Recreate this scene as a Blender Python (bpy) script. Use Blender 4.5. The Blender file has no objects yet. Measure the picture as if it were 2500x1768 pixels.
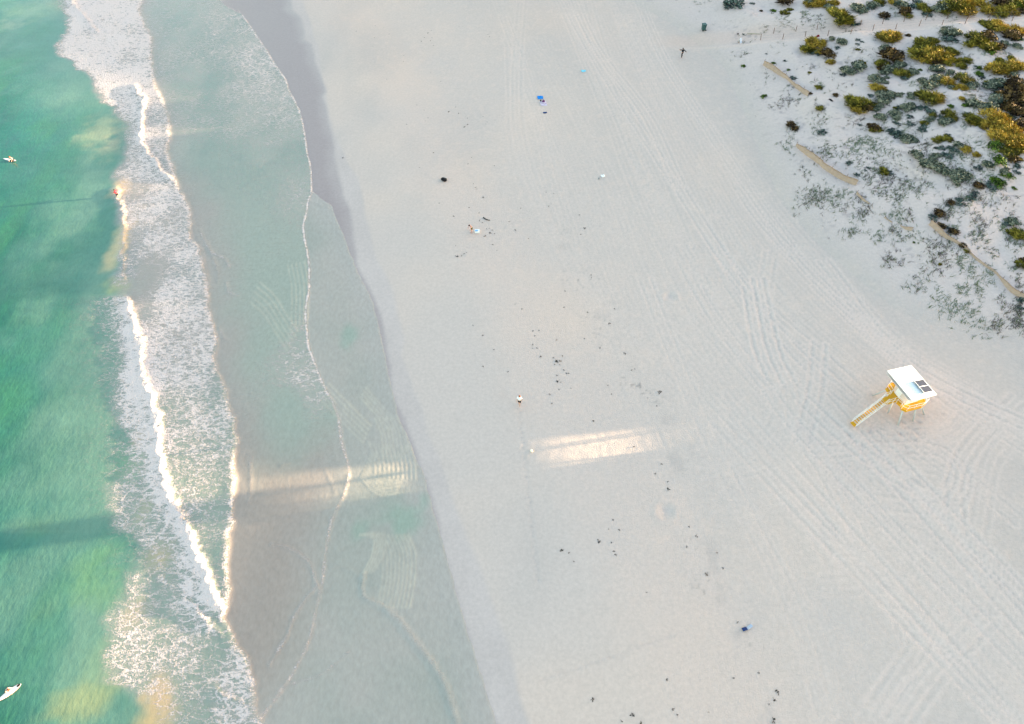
import bpy, bmesh, math, random
import numpy as np
from mathutils import Vector, Matrix

# ------------------------------------------------------------------ camera, sky, sun, exposure
scn = bpy.context.scene
COL = scn.collection
CAM_H, CAM_TILT, FPX = 70.0, 52.0, 1667.0          # metres above the sea, degrees below the horizon, focal length in photo pixels
cam_d = bpy.data.cameras.new('camera')
cam = bpy.data.objects.new('camera', cam_d); COL.objects.link(cam)
cam_d.sensor_fit = 'HORIZONTAL'; cam_d.sensor_width = 36.0; cam_d.lens = FPX / 2500 * 36
cam_d.clip_start = 0.5; cam_d.clip_end = 5000
cam.location = (0, 0, CAM_H); cam.rotation_euler = (math.radians(90 - CAM_TILT), 0, 0)
scn.camera = cam

SUN_EL = math.radians(3.7); TAN_E = math.tan(SUN_EL)
SUN_V = Vector((1.0, 0.157, 0)).normalized()        # horizontal direction towards the sun
world = bpy.data.worlds.new('World'); scn.world = world; world.use_nodes = True
wn = world.node_tree.nodes; wl = world.node_tree.links
sky = wn.new('ShaderNodeTexSky'); sky.sky_type = 'NISHITA'; sky.sun_disc = False
sky.sun_elevation = SUN_EL; sky.sun_rotation = math.atan2(SUN_V.x, SUN_V.y)
sky.air_density = 1.0; sky.dust_density = 1.0; sky.ozone_density = 1.0
wl.new(sky.outputs[0], wn['Background'].inputs[0]); wn['Background'].inputs[1].default_value = 0.15
sun_d = bpy.data.lights.new('sun', 'SUN'); sun_d.energy = 4.2; sun_d.angle = math.radians(0.5); sun_d.color = (1.0, 0.78, 0.50)
sun = bpy.data.objects.new('sun', sun_d); COL.objects.link(sun)
sun.rotation_euler = Vector((SUN_V.x * math.cos(SUN_EL), SUN_V.y * math.cos(SUN_EL), math.sin(SUN_EL))).to_track_quat('Z', 'Y').to_euler()
scn.view_settings.view_transform = 'Standard'; scn.view_settings.look = 'None'; scn.view_settings.gamma = 1
scn.view_settings.exposure = 3.2

# light reaching level ground under this sky (measured), so a colour seen in shade turns into the surface's own colour
K = np.array([1.13, 1.45, 1.62])
def lin(c):
    c = np.asarray(c, float) / 255
    return np.where(c <= 0.04045, c / 12.92, ((c + 0.055) / 1.055) ** 2.4)
def alb(*c):
    return np.clip(lin(c) / K, 0.004, 0.85)

# ------------------------------------------------------------------ helpers
_th = math.radians(CAM_TILT)
_f = np.array([0, math.cos(_th), -math.sin(_th)]); _u = np.array([0, math.sin(_th), math.cos(_th)])
def flat_at(px, py, z=0.0):
    """photo pixel -> point of the level plane z, used to survey where things stand"""
    d = _f + np.array([1., 0, 0]) * ((px - 1250) / FPX) - _u * ((py - 884) / FPX)
    t = (z - CAM_H) / d[2]
    return d[0] * t, d[1] * t
_rng = np.random.default_rng(7)
_tabs = [_rng.random((256, 256)) for _ in range(12)]
def noise(x, y, scale, seed=0):
    """smooth value noise in -1..1"""
    t = _tabs[seed % 12]
    x = np.asarray(x) / scale + 17.3 * seed + 500; y = np.asarray(y) / scale + 9.1 * seed + 500
    i = np.floor(x).astype(int); j = np.floor(y).astype(int); fx = x - i; fy = y - j
    fx = fx * fx * (3 - 2 * fx); fy = fy * fy * (3 - 2 * fy)
    a = t[i & 255, j & 255]; b = t[(i + 1) & 255, j & 255]; c = t[i & 255, (j + 1) & 255]; d = t[(i + 1) & 255, (j + 1) & 255]
    return ((a * (1 - fx) + b * fx) * (1 - fy) + (c * (1 - fx) + d * fx) * fy) * 2 - 1
def fbm(x, y, scale, seed=0, n=4, gain=0.5):
    r = 0; a = 1; tot = 0
    for k in range(n):
        r = r + a * noise(x, y, scale / 2 ** k, seed + k); tot += a; a *= gain
    return r / tot
def sstep(a, b, x):
    t = np.clip((x - a) / (b - a), 0, 1); return t * t * (3 - 2 * t)
def poly(pts, z=0.0):
    return np.array([flat_at(px, py, z) for px, py in pts])
def seg_dist(xs, ys, P, margin, out=None, arc=None):
    """distance from every grid point to the polyline P, only inside a window of the given margin"""
    D = np.full((len(ys), len(xs)), 1e3) if out is None else out
    for k in range(len(P) - 1):
        (ax, ay), (bx, by) = P[k], P[k + 1]
        i0 = np.searchsorted(xs, min(ax, bx) - margin); i1 = np.searchsorted(xs, max(ax, bx) + margin)
        j0 = np.searchsorted(ys, min(ay, by) - margin); j1 = np.searchsorted(ys, max(ay, by) + margin)
        if i1 <= i0 or j1 <= j0: continue
        X = xs[None, i0:i1]; Y = ys[j0:j1, None]; dx, dy = bx - ax, by - ay; L = dx * dx + dy * dy + 1e-9
        t = np.clip(((X - ax) * dx + (Y - ay) * dy) / L, 0, 1)
        d = np.hypot(X - ax - t * dx, Y - ay - t * dy)
        D[j0:j1, i0:i1] = np.minimum(D[j0:j1, i0:i1], d)
    return D
def smooth_poly(P, step=0.8):
    """Catmull-Rom through the points"""
    P = np.asarray(P, float); Q = np.vstack([2 * P[0] - P[1], P, 2 * P[-1] - P[-2]]); out = []
    for k in range(1, len(Q) - 2):
        n = max(2, int(np.hypot(*(Q[k + 1] - Q[k])) / step))
        for t in np.arange(n) / n:
            out.append(0.5 * (2 * Q[k] + (Q[k + 1] - Q[k - 1]) * t + (2 * Q[k - 1] - 5 * Q[k] + 4 * Q[k + 1] - Q[k + 2]) * t * t
                              + (3 * Q[k] - Q[k - 1] - 3 * Q[k + 1] + Q[k + 2]) * t ** 3))
    out.append(P[-1]); return np.array(out)
def xofy(P):
    """a shoreline as a function x(y)"""
    P = P[np.argsort(P[:, 1])]
    return lambda y: np.interp(y, P[:, 1], P[:, 0])

def tag(o, label=None, cat=None, group=None, kind=None):
    if label: o['label'] = label
    if cat: o['category'] = cat
    if group: o['group'] = group
    if kind: o['kind'] = kind
    return o
def link(name, me, mats=(), parent=None):
    o = bpy.data.objects.new(name, me); COL.objects.link(o)
    for m in (mats if isinstance(mats, (list, tuple)) else [mats]): me.materials.append(m)
    if parent: o.parent = parent
    return o
def empty(name, loc, rz=0.0):
    o = bpy.data.objects.new(name, None); COL.objects.link(o); o.location = loc; o.rotation_euler = (0, 0, rz); o.empty_display_size = 0.3
    return o
def np_mesh(name, V, F, cols=None, smooth=True, floats=None):
    """mesh from numpy vertices and quads or triangles"""
    me = bpy.data.meshes.new(name); n = F.shape[1]
    me.vertices.add(len(V)); me.vertices.foreach_set('co', np.ascontiguousarray(V, np.float32).ravel())
    me.loops.add(F.size); me.loops.foreach_set('vertex_index', np.ascontiguousarray(F, np.int32).ravel())
    me.polygons.add(len(F)); me.polygons.foreach_set('loop_start', np.arange(0, F.size, n, dtype=np.int32))
    me.polygons.foreach_set('use_smooth', np.full(len(F), smooth))
    me.update(calc_edges=True)
    if cols is not None:
        a = me.attributes.new('Col', 'FLOAT_COLOR', 'POINT'); a.data.foreach_set('color', np.hstack([cols, np.ones((len(cols), 1))]).astype(np.float32).ravel())
    for k, v in (floats or {}).items():
        a = me.attributes.new(k, 'FLOAT', 'POINT'); a.data.foreach_set('value', np.asarray(v, np.float32).ravel())
    return me
def grid_faces(nx, ny, keep=None):
    i, j = np.meshgrid(np.arange(nx - 1), np.arange(ny - 1)); a = (j * nx + i)
    F = np.stack([a, a + 1, a + nx + 1, a + nx], -1).reshape(-1, 4)
    return F if keep is None else F[keep.ravel()]
def compact(V, F, arrs):
    u, inv = np.unique(F, return_inverse=True)
    return V[u], inv.reshape(F.shape), [a[u] for a in arrs]

def mat(name, color=(.5, .5, .5), rough=.7, spec=.3, metal=0.0, vary=0.0, vscale=8.0, bump=0.0, bscale=30.0):
    m = bpy.data.materials.new(name); m.use_nodes = True; nt = m.node_tree; b = nt.nodes['Principled BSDF']
    b.inputs['Base Color'].default_value = (*color, 1); b.inputs['Roughness'].default_value = rough
    b.inputs['Specular IOR Level'].default_value = spec; b.inputs['Metallic'].default_value = metal
    tc = nt.nodes.new('ShaderNodeTexCoord')
    if vary:
        nz = nt.nodes.new('ShaderNodeTexNoise'); nz.inputs['Scale'].default_value = vscale; nz.inputs['Detail'].default_value = 4
        nt.links.new(tc.outputs['Object'], nz.inputs['Vector'])
        mx = nt.nodes.new('ShaderNodeMix'); mx.data_type = 'RGBA'
        mx.inputs[6].default_value = (*[c * (1 - vary) for c in color], 1); mx.inputs[7].default_value = (*[min(1, c * (1 + vary)) for c in color], 1)
        nt.links.new(nz.outputs['Fac'], mx.inputs[0]); nt.links.new(mx.outputs[2], b.inputs['Base Color'])
    if bump:
        nb = nt.nodes.new('ShaderNodeTexNoise'); nb.inputs['Scale'].default_value = bscale; nb.inputs['Detail'].default_value = 3
        nt.links.new(tc.outputs['Object'], nb.inputs['Vector'])
        bp = nt.nodes.new('ShaderNodeBump'); bp.inputs['Strength'].default_value = 1; bp.inputs['Distance'].default_value = bump
        nt.links.new(nb.outputs['Fac'], bp.inputs['Height']); nt.links.new(bp.outputs[0], b.inputs['Normal'])
    return m

# ------------------------------------------------------------------ surveyed lines of the shore (photo pixels on the ground plane)
S1 = [(470, -120), (520, -40), (551, 0), (585, 28), (610, 63), (638, 105), (669, 153), (697, 195), (704, 216), (728, 265), (739, 300), (749, 369), (758, 408), (760, 467),
      (753, 488), (747, 523), (740, 557), (749, 612), (754, 647), (754, 706), (746, 760), (752, 840), (763, 874), (784, 929), (800, 963), (810, 978), (826, 1025), (834, 1084),
      (848, 1128), (852, 1163), (840, 1209), (817, 1252), (805, 1290), (794, 1350), (788, 1412), (780, 1445), (766, 1511), (751, 1573), (714, 1643), (680, 1695), (645, 1742), (600, 1800)]
WL = S1[:14] + [(780, 485), (806, 501), (838, 577), (871, 664), (909, 740), (931, 828), (947, 915), (969, 1013), (1002, 1089), (1034, 1165),
                (1051, 1220), (1073, 1307), (1100, 1405), (1132, 1524), (1176, 1655), (1209, 1768), (1250, 1900)]
F1 = [(370, -120), (352, -40), (350, 0), (340, 24), (352, 59), (369, 94), (371, 160), (383, 213), (402, 258), (413, 296), (416, 334), (409, 355), (411, 376), (423, 411), (432, 443), (448, 477),
      (463, 512), (467, 544), (467, 581), (483, 602), (496, 637), (505, 678), (509, 734), (507, 755), (516, 776), (528, 821), (530, 856), (523, 884), (533, 912), (547, 947),
      (557, 978), (571, 1020), (580, 1069), (571, 1117), (574, 1196), (569, 1252), (561, 1327), (559, 1359), (563, 1415), (557, 1463), (550, 1507), (563, 1535), (579, 1579),
      (607, 1603), (619, 1655), (625, 1699), (628, 1735), (636, 1768), (650, 1850)]
L1 = [(120, -120), (140, -40), (153, 0), (164, 35), (167, 77), (143, 111), (150, 138), (185, 150), (199, 170), (230, 195), (240, 240), (289, 275), (325, 320), (307, 383), (285, 430), (284, 470), (294, 530),
      (296, 560), (289, 637), (285, 675), (290, 713), (300, 748), (293, 783), (293, 839), (300, 874), (286, 926), (284, 975), (275, 1016), (296, 1044), (320, 1060), (335, 1090),
      (330, 1120), (320, 1150), (265, 1195), (275, 1224), (279, 1252), (268, 1280), (285, 1300), (335, 1305), (350, 1330), (345, 1355), (319, 1399), (303, 1439), (290, 1471),
      (271, 1519), (277, 1551), (275, 1599), (258, 1671), (310, 1680), (345, 1710), (359, 1727), (379, 1768), (400, 1850)]
DRY = [(650, -120), (715, 0), (716, 33), (740, 55), (747, 105), (766, 118), (772, 160), (790, 210), (797, 230), (791, 240), (800, 285), (820, 365), (826, 420), (838, 480), (860, 520), (870, 600), (872, 640), (895, 690), (920, 730), (935, 790),
       (950, 850), (958, 920), (966, 985), (990, 1025), (1012, 1085), (1040, 1165), (1056, 1220), (1078, 1307), (1105, 1405), (1137, 1524), (1181, 1655), (1214, 1768), (1260, 1900)]
DAMP = [(690, -120), (732, 0), (760, 70), (775, 120), (800, 260), (815, 330), (845, 400), (870, 440), (890, 520), (906, 600), (921, 650), (950, 700), (968, 760), (985, 830), (980, 870), (1005, 950), (1025, 1010), (1055, 1080), (1100, 1200), (1132, 1285),
        (1145, 1330), (1170, 1400), (1200, 1470), (1230, 1560), (1260, 1660), (1285, 1768), (1320, 1900)]
TOE = [(1380, -160), (1470, -60), (1540, 0), (1650, 60), (1770, 160), (1810, 250), (1860, 370), (1905, 480), (1990, 580), (2080, 660), (2180, 745), (2290, 795), (2400, 812), (2500, 818), (2700, 830), (3100, 860)]
xW, xF, xL, xS, xDry, xDamp = [xofy(poly(p)) for p in (WL, F1, L1, S1, DRY, DAMP)]
TOEP = poly(TOE, 3.2)

# shape of the land: beach face, berm, flat upper beach, foredune
_gx = np.arange(-40, 420, 2.5); _gy = np.arange(-60, 420, 2.5)
_gd = seg_dist(_gx, _gy, TOEP, 600)
_tx = np.interp(_gy, TOEP[::-1, 1], TOEP[::-1, 0], left=400)
_gd = np.where(_gx[None, :] > _tx[:, None], _gd, -_gd)
def toe_dist(x, y):
    i = np.clip((np.asarray(x) + 40) / 2.5, 0, len(_gx) - 1.001); j = np.clip((np.asarray(y) + 60) / 2.5, 0, len(_gy) - 1.001)
    a = i.astype(int); b = j.astype(int); fx = i - a; fy = j - b
    return (_gd[b, a] * (1 - fx) + _gd[b, a + 1] * fx) * (1 - fy) + (_gd[b + 1, a] * (1 - fx) + _gd[b + 1, a + 1] * fx) * fy
PATH_C = np.array([flat_at(px, py, z) for px, py, z in ((1560, 100, 3), (1700, 92, 3.6), (1800, 88, 4.6), (1950, 80, 6), (2100, 70, 7), (2250, 60, 7.6), (2400, 52, 8), (2600, 40, 8), (2900, 20, 8))])
_pf = xofy(PATH_C[:, ::-1])        # y as a function of x
_pd = np.arange(-60, 140, .5)
_pz = np.interp(_pd, [-120, -40, -12, -4, 0, 14.5, 17.5, 28, 36, 58, 120, 900], [-3.0, -1.1, -.34, -.1, .05, 1.02, 1.12, 1.14, 1.5, 2.65, 3.3, 6])
_ps = np.convolve(np.pad(_pz, 5, 'edge'), np.hanning(13)[1:-1] / np.hanning(13).sum(), 'valid')
_pz = np.where(_pd < 4, _pz, np.where(_pd > 7, _ps, _pz + (_ps - _pz) * (_pd - 4) / 3))
_pd = np.concatenate([[-900, -120], _pd, [900]]); _pz = np.concatenate([[-6, -3], _pz, [6]])
def land(x, y):
    x = np.asarray(x, float); y = np.asarray(y, float)
    d = x - xW(y)
    z = np.interp(d, _pd, _pz)
    t = toe_dist(x, y)
    rise = np.interp(t, [0, 2, 12, 35, 60, 140], [0, .5, 2.6, 4.3, 5.6, 7.0])
    rise = rise + .9 * np.exp(-((x - 77) / 10) ** 2 - ((y - 92) / 14) ** 2) * sstep(4, 14, t)
    rise = rise + .8 * sstep(98, 125, y) * sstep(12, 30, t)
    hum = (0.55 * noise(x, y, 9, 3) + 0.3 * noise(x, y, 4, 4) + .12 * noise(x, y, 1.7, 5)) * sstep(2, 14, t)
    hum = hum + .05 * noise(x, y, 2.2, 6) * sstep(-4, 2, t)
    path = np.exp(-((y - _pf(x)) / 2.6) ** 2) * sstep(2, 10, t)
    return z + rise + hum * (1 - .8 * path) - .45 * path
def at(px, py, up=0.0):
    """photo pixel -> point on the land (optionally raised)"""
    z = 0.0
    for _ in range(14):
        x, y = flat_at(px, py, z + up); z = 0.5 * z + 0.5 * float(land(x, y))
    x, y = flat_at(px, py, z + up)
    return Vector((x, y, float(land(x, y))))

# ------------------------------------------------------------------ beach: one sheet of sand from the sea bed over the dunes to the horizon
def ramp_axis(a, b, steps):
    out = [a]
    while out[-1] < b: out.append(out[-1] + steps(out[-1]))
    return np.array(out)
bx = np.concatenate([[-3000, -1500, -800, -400, -220, -140, -90, -70], np.arange(-56, 40, .22), np.arange(40, 118, .25), [122, 130, 150, 200, 300, 600, 1200, 3000]])
by = np.concatenate([[-3000, -1000, -300, -120, -60, -25, -8, 2], ramp_axis(9, 178, lambda v: .17 + .0011 * v), [185, 200, 230, 280, 360, 500, 900, 1800, 3000]])
BX, BY = np.meshgrid(bx, by)
bz = land(BX, BY)
dW = BX - xW(BY); dDry = BX - xDry(BY) + .25 * noise(BX, BY, 3, 1); dDamp = BX - xDamp(BY) + .35 * noise(BX, BY, 4, 2)
td = toe_dist(BX, BY)
dryness = sstep(9, 26, dW)                                     # how loose and trampled the sand is
dune = sstep(-1, 5, td)
# trampled sand: many old footprints
tramp = (fbm(BX, BY, 1.1, 0, 2) * .55 + noise(BX, BY, .55, 3) * .45)
patchy = .55 + .45 * noise(BX, BY, 14, 8)
bz += dryness * (1 - .5 * dune) * .05 * tramp * patchy + sstep(-2, 10, dDamp) * (1 - dryness) * .006 * fbm(BX, BY, 1.5, 2, 2)
# vehicle tracks: pairs of ruts
rut = np.zeros_like(bz); rutc = np.zeros_like(bz)
def track(P, gauge=1.55, w=.17, depth=.045, both=True, fade=0.0):
    P = smooth_poly(P, 1.5)
    T = np.gradient(P, axis=0); T /= np.hypot(T[:, 0], T[:, 1])[:, None] + 1e-9; N = np.stack([-T[:, 1], T[:, 0]], 1)
    for s in ((-.5, .5) if both else (0,)):
        Q = P + N * s * gauge
        for c in range(0, len(Q) - 1, 12):
            q = Q[c:c + 13]
            i0 = np.searchsorted(bx, q[:, 0].min() - .8); i1 = np.searchsorted(bx, q[:, 0].max() + .8)
            j0 = np.searchsorted(by, q[:, 1].min() - .8); j1 = np.searchsorted(by, q[:, 1].max() + .8)
            if i1 <= i0 or j1 <= j0: continue
            D = seg_dist(bx[i0:i1], by[j0:j1], q, .8)
            tp = min(1, (c + 8) / 14, (len(Q) - c + 4) / 14)
            g = tp * depth * (-np.exp(-(D / w) ** 2) + .75 * np.exp(-((D - 2 * w) / (.75 * w)) ** 2))
            a = rut[j0:j1, i0:i1]; rut[j0:j1, i0:i1] = np.where(np.abs(g) > np.abs(a), g, a)
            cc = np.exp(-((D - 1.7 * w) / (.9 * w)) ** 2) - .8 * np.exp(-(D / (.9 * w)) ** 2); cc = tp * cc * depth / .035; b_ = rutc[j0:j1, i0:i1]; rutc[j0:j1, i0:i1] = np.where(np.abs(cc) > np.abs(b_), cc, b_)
R = random.Random(11)
_A = [(1130, -60), (1180, 80), (1250, 250), (1320, 450), (1440, 800), (1560, 1050), (1680, 1300), (1830, 1600), (1930, 1850)]
_B = [(1560, -60), (1660, 130), (1760, 300), (1890, 500), (2020, 660), (2200, 830), (2380, 960), (2520, 1060), (2640, 1150)]
A_, B_ = poly(_A, 2.3), poly(_B, 2.9)
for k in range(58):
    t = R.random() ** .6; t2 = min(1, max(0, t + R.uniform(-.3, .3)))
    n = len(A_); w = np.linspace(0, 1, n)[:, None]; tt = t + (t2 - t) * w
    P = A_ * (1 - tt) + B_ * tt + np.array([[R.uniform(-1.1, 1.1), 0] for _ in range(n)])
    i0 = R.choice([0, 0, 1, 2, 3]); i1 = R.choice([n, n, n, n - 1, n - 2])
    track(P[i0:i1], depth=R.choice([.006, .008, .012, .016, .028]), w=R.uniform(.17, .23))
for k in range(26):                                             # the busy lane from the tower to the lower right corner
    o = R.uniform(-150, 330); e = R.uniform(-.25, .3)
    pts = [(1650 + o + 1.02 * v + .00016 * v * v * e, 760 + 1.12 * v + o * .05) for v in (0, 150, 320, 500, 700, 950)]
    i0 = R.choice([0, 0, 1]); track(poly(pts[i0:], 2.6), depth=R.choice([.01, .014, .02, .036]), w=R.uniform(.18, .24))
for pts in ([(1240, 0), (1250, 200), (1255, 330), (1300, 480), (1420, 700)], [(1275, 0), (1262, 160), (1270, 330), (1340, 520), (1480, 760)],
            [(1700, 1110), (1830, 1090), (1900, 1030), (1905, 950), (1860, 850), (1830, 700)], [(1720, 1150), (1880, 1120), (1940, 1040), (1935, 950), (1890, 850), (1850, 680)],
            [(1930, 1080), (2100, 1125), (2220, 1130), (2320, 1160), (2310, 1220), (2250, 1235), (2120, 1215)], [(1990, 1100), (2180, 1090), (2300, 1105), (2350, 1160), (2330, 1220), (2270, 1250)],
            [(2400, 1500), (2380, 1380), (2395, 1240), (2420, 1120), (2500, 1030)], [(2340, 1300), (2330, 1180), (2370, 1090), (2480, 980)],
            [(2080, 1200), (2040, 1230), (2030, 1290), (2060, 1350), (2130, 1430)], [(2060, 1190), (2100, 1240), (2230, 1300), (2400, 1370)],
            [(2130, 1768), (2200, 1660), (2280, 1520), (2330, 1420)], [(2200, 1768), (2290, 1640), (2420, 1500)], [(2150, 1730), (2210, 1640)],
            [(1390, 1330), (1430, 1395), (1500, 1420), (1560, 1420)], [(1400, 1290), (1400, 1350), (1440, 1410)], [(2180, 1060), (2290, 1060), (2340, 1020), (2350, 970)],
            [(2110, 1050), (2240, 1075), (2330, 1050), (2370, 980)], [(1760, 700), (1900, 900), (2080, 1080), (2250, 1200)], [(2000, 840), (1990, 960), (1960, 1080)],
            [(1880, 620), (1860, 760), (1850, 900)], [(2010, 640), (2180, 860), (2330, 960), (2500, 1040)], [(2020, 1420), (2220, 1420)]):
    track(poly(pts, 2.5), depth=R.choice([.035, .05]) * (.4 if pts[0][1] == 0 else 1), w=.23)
for pts in ([(2000, 0), (1900, 60), (1760, 95)],):
    pass
soften = sstep(12, 22, dW) * (1 - .85 * dune) * (.5 + 1.0 * sstep(26, 50, dW)) * (.6 + .4 * sstep(-.3, .4, fbm(BX, BY, 9, 6, 2)))
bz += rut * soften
# tower's trampled ring, round sand pits, footprint trails
def dent(px, py, r, depth, rim=.4, z=2.4):
    x, y = flat_at(px, py, z)
    i0, i1 = np.searchsorted(bx, [x - 3 * r, x + 3 * r]); j0, j1 = np.searchsorted(by, [y - 3 * r, y + 3 * r])
    d = np.hypot(bx[None, i0:i1] - x, by[j0:j1, None] - y) / r
    bz[j0:j1, i0:i1] += -depth * np.exp(-d * d) + rim * depth * np.exp(-((d - 1.5) / .45) ** 2)
    stain[j0:j1, i0:i1] = np.maximum(stain[j0:j1, i0:i1], np.exp(-d * d) * min(1, depth * 5) * (r < .6))
stain = np.zeros_like(bz)
for px, py, r, dp in ((1637, 716, .7, .16), (1630, 1236, .8, .16), (1125, 607, .5, .05), (1790, 1180, .3, .05)): dent(px, py, r, dp)
for k in range(36):                                             # a walker's trail along the damp sand
    v = k / 35; px = 1266 + 48 * v ** .9 + (1.6 if k % 2 else -1.6); dent(px, 990 + 420 * v, .16, .07, .2, 1.6)
for (x0, y0, x1, y1, n) in ((1070, 335, 1240, 275, 22), (1190, 410, 1330, 350, 16), (1330, 1650, 1660, 1540, 44), (1230, 545, 1300, 520, 10), (1140, 595, 1170, 590, 8)):
    for k in range(n): dent(x0 + (x1 - x0) * k / n + R.uniform(-2, 2), y0 + (y1 - y0) * k / n + R.uniform(-3, 3), .15, .05, .2, 2)
for k in range(90): dent(2215 + R.gauss(0, 60), 1045 + R.gauss(0, 35), R.uniform(.15, .3), R.uniform(.03, .08))

# the sand's own colour: dry, damp, wet, and weed-stained
def C(c): return alb(*c)[None, None, :]
def mixc(a, b, t): return a * (1 - t[..., None]) + b * t[..., None]
dry_c = mixc(C((206, 209, 207)), C((214, 213, 207)), sstep(-.3, .8, fbm(BX, BY, 16, 2, 3)))
dry_c = mixc(dry_c, C((192, 198, 198)), .8 * sstep(-.1, .8, fbm(BX, BY * .5, 9, 6, 4)) * (1 - sstep(16, 40, dW)))
dry_c = mixc(dry_c, C((189, 194, 194)), sstep(36, 62, dW) * .35)
dry_c = mixc(dry_c, C((211, 212, 213)), dune * .75)
col = dry_c
damp_c = mixc(C((198, 202, 203)), C((203, 207, 208)), sstep(-.5, .5, fbm(BX, BY, 5, 5, 3)))
col = mixc(damp_c, col, sstep(-.25, .55, dDamp))
wet_c = mixc(C((168, 168, 172)), C((179, 181, 184)), sstep(-2.5, -.2, dDry + .8 * fbm(BX, BY, 6, 7, 3)))
wet_c = mixc(wet_c, C((178, 167, 162)), .5 * sstep(.1, .7, fbm(BX, BY * .4, 7, 9, 3)) * sstep(90, 130, BY))
col = mixc(wet_c, col, sstep(-.5, .35, dDry))
pth = np.exp(-((BY - _pf(BX)) / 2.4) ** 4) * sstep(24, 34, BX)
col = mixc(col, C((212, 205, 198)), .6 * pth)
edge_p = np.exp(-((BY - _pf(BX) + 2.9) / .35) ** 2) * sstep(30, 38, BX)
col = mixc(col, C((224, 219, 212)), .5 * edge_p); bz += .12 * edge_p
wrack = np.exp(-((BX - xofy(poly([(1330, 480), (1400, 640), (1470, 790), (1560, 940), (1640, 1090), (1700, 1290), (1760, 1430), (1850, 1600), (1920, 1768)], 2.2))(BY)) / 2.2) ** 2) * sstep(-90, -70, -BY)
wn_ = sstep(.25, .7, fbm(BX, BY, 2.4, 4, 3)) * wrack
col = mixc(col, C((176, 181, 182)), .4 * wn_)
speck = sstep(.55, .85, noise(BX, BY, .35, 5)) * (wrack * sstep(-.1, .5, fbm(BX, BY, 5, 1, 3)))
col = mixc(col, C((110, 118, 120)), .55 * speck)
litter = sstep(.35, .8, noise(BX, BY, .5, 9)) * sstep(-.1, .5, fbm(BX, BY, 6, 10, 2)) * dune
col = mixc(col, C((150, 152, 160)), .5 * litter)
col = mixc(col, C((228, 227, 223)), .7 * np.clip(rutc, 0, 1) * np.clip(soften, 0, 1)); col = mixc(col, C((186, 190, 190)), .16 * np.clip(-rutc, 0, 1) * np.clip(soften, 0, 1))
tramp_c = sstep(-.1, .9, tramp) * dryness * (1 - dune)
col = mixc(col, C((224, 221, 214)), .35 * tramp_c)
col = mixc(col, C((170, 172, 172)), .55 * stain)
wet = 1 - sstep(-.3, .3, dDry)
BV = np.stack([BX, BY, bz], -1).reshape(-1, 3)
beach_me = np_mesh('beach', BV, grid_faces(len(bx), len(by)), col.reshape(-1, 3), floats={'wet': wet, 'grit': (dryness * (1 - .4 * dune) + .15 * (1 - wet))})

def attr(nt, name):
    a = nt.nodes.new('ShaderNodeAttribute'); a.attribute_name = name; return a
def sand_material():
    m = bpy.data.materials.new('sand'); m.use_nodes = True; nt = m.node_tree; b = nt.nodes['Principled BSDF']; L = nt.links
    c = attr(nt, 'Col'); w = attr(nt, 'wet'); g = attr(nt, 'grit'); geo = nt.nodes.new('ShaderNodeNewGeometry')
    n1 = nt.nodes.new('ShaderNodeTexNoise'); n1.inputs['Scale'].default_value = 2.6; n1.inputs['Detail'].default_value = 5; n1.inputs['Roughness'].default_value = .7
    n2 = nt.nodes.new('ShaderNodeTexNoise'); n2.inputs['Scale'].default_value = 7.0; n2.inputs['Detail'].default_value = 2
    for n in (n1, n2): L.new(geo.outputs['Position'], n.inputs['Vector'])
    mr = nt.nodes.new('ShaderNodeMapRange'); mr.inputs[1].default_value = .25; mr.inputs[2].default_value = .75; mr.inputs[3].default_value = .9; mr.inputs[4].default_value = 1.1
    L.new(n1.outputs['Fac'], mr.inputs[0])
    mul = nt.nodes.new('ShaderNodeVectorMath'); mul.operation = 'SCALE'; L.new(c.outputs['Color'], mul.inputs[0]); L.new(mr.outputs[0], mul.inputs['Scale'])
    L.new(mul.outputs[0], b.inputs['Base Color'])
    rr = nt.nodes.new('ShaderNodeMapRange'); rr.inputs[3].default_value = .95; rr.inputs[4].default_value = .38; L.new(w.outputs['Fac'], rr.inputs[0]); L.new(rr.outputs[0], b.inputs['Roughness'])
    b.inputs['Specular IOR Level'].default_value = .25
    bp = nt.nodes.new('ShaderNodeBump'); bp.inputs['Distance'].default_value = .05; L.new(n2.outputs['Fac'], bp.inputs['Height']); L.new(g.outputs['Fac'], bp.inputs['Strength'])
    L.new(bp.outputs[0], b.inputs['Normal'])
    return m
SAND = sand_material()
tag(link('beach', beach_me, SAND), kind='structure')

# unseen ridge added to block the low sun, skyline notched to pass beams
def skyline(s):
    p = np.interp(s, [-80, 10, 34, 37.0, 38.2, 41.3, 42.4, 45, 51, 61, 72.5, 79, 90, 102, 112, 121, 130, 139, 151, 161, 172, 220], [2.4, 2.4, 2.2, 2.1, .12, .12, 1.9, 2.4, 2.95, 3.5, 3.7, 3.5, 3.15, 3.25, 3.55, 4.0, 4.55, 6.0, 7.0, 7.3, 7.4, 7.4])
    return p + .3 * noise(s, 0 * s, 7, 1) * sstep(46, 60, s) * (1 - sstep(98, 112, s)) + .5 * noise(s, 0 * s, 2.6, 2) * sstep(76, 92, s) * (1 - .6 * sstep(98, 112, s))
hs = np.concatenate([[-400, -200, -120], np.arange(-80, 230, .6), [260, 320, 450]]); hw = np.array([-14, -11, -8, -5, -2, 0, 5, 14, 30, 60, 120])
HS, HW = np.meshgrid(hs, hw)
nx_, ny_ = SUN_V.x, SUN_V.y
XR = np.interp(HS, [30, 55, 110, 150], [86, 90, 130, 152])
hx = XR + HW; hy = HS + .157 * hx
top = skyline(HS) + TAN_E * XR / nx_
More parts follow.
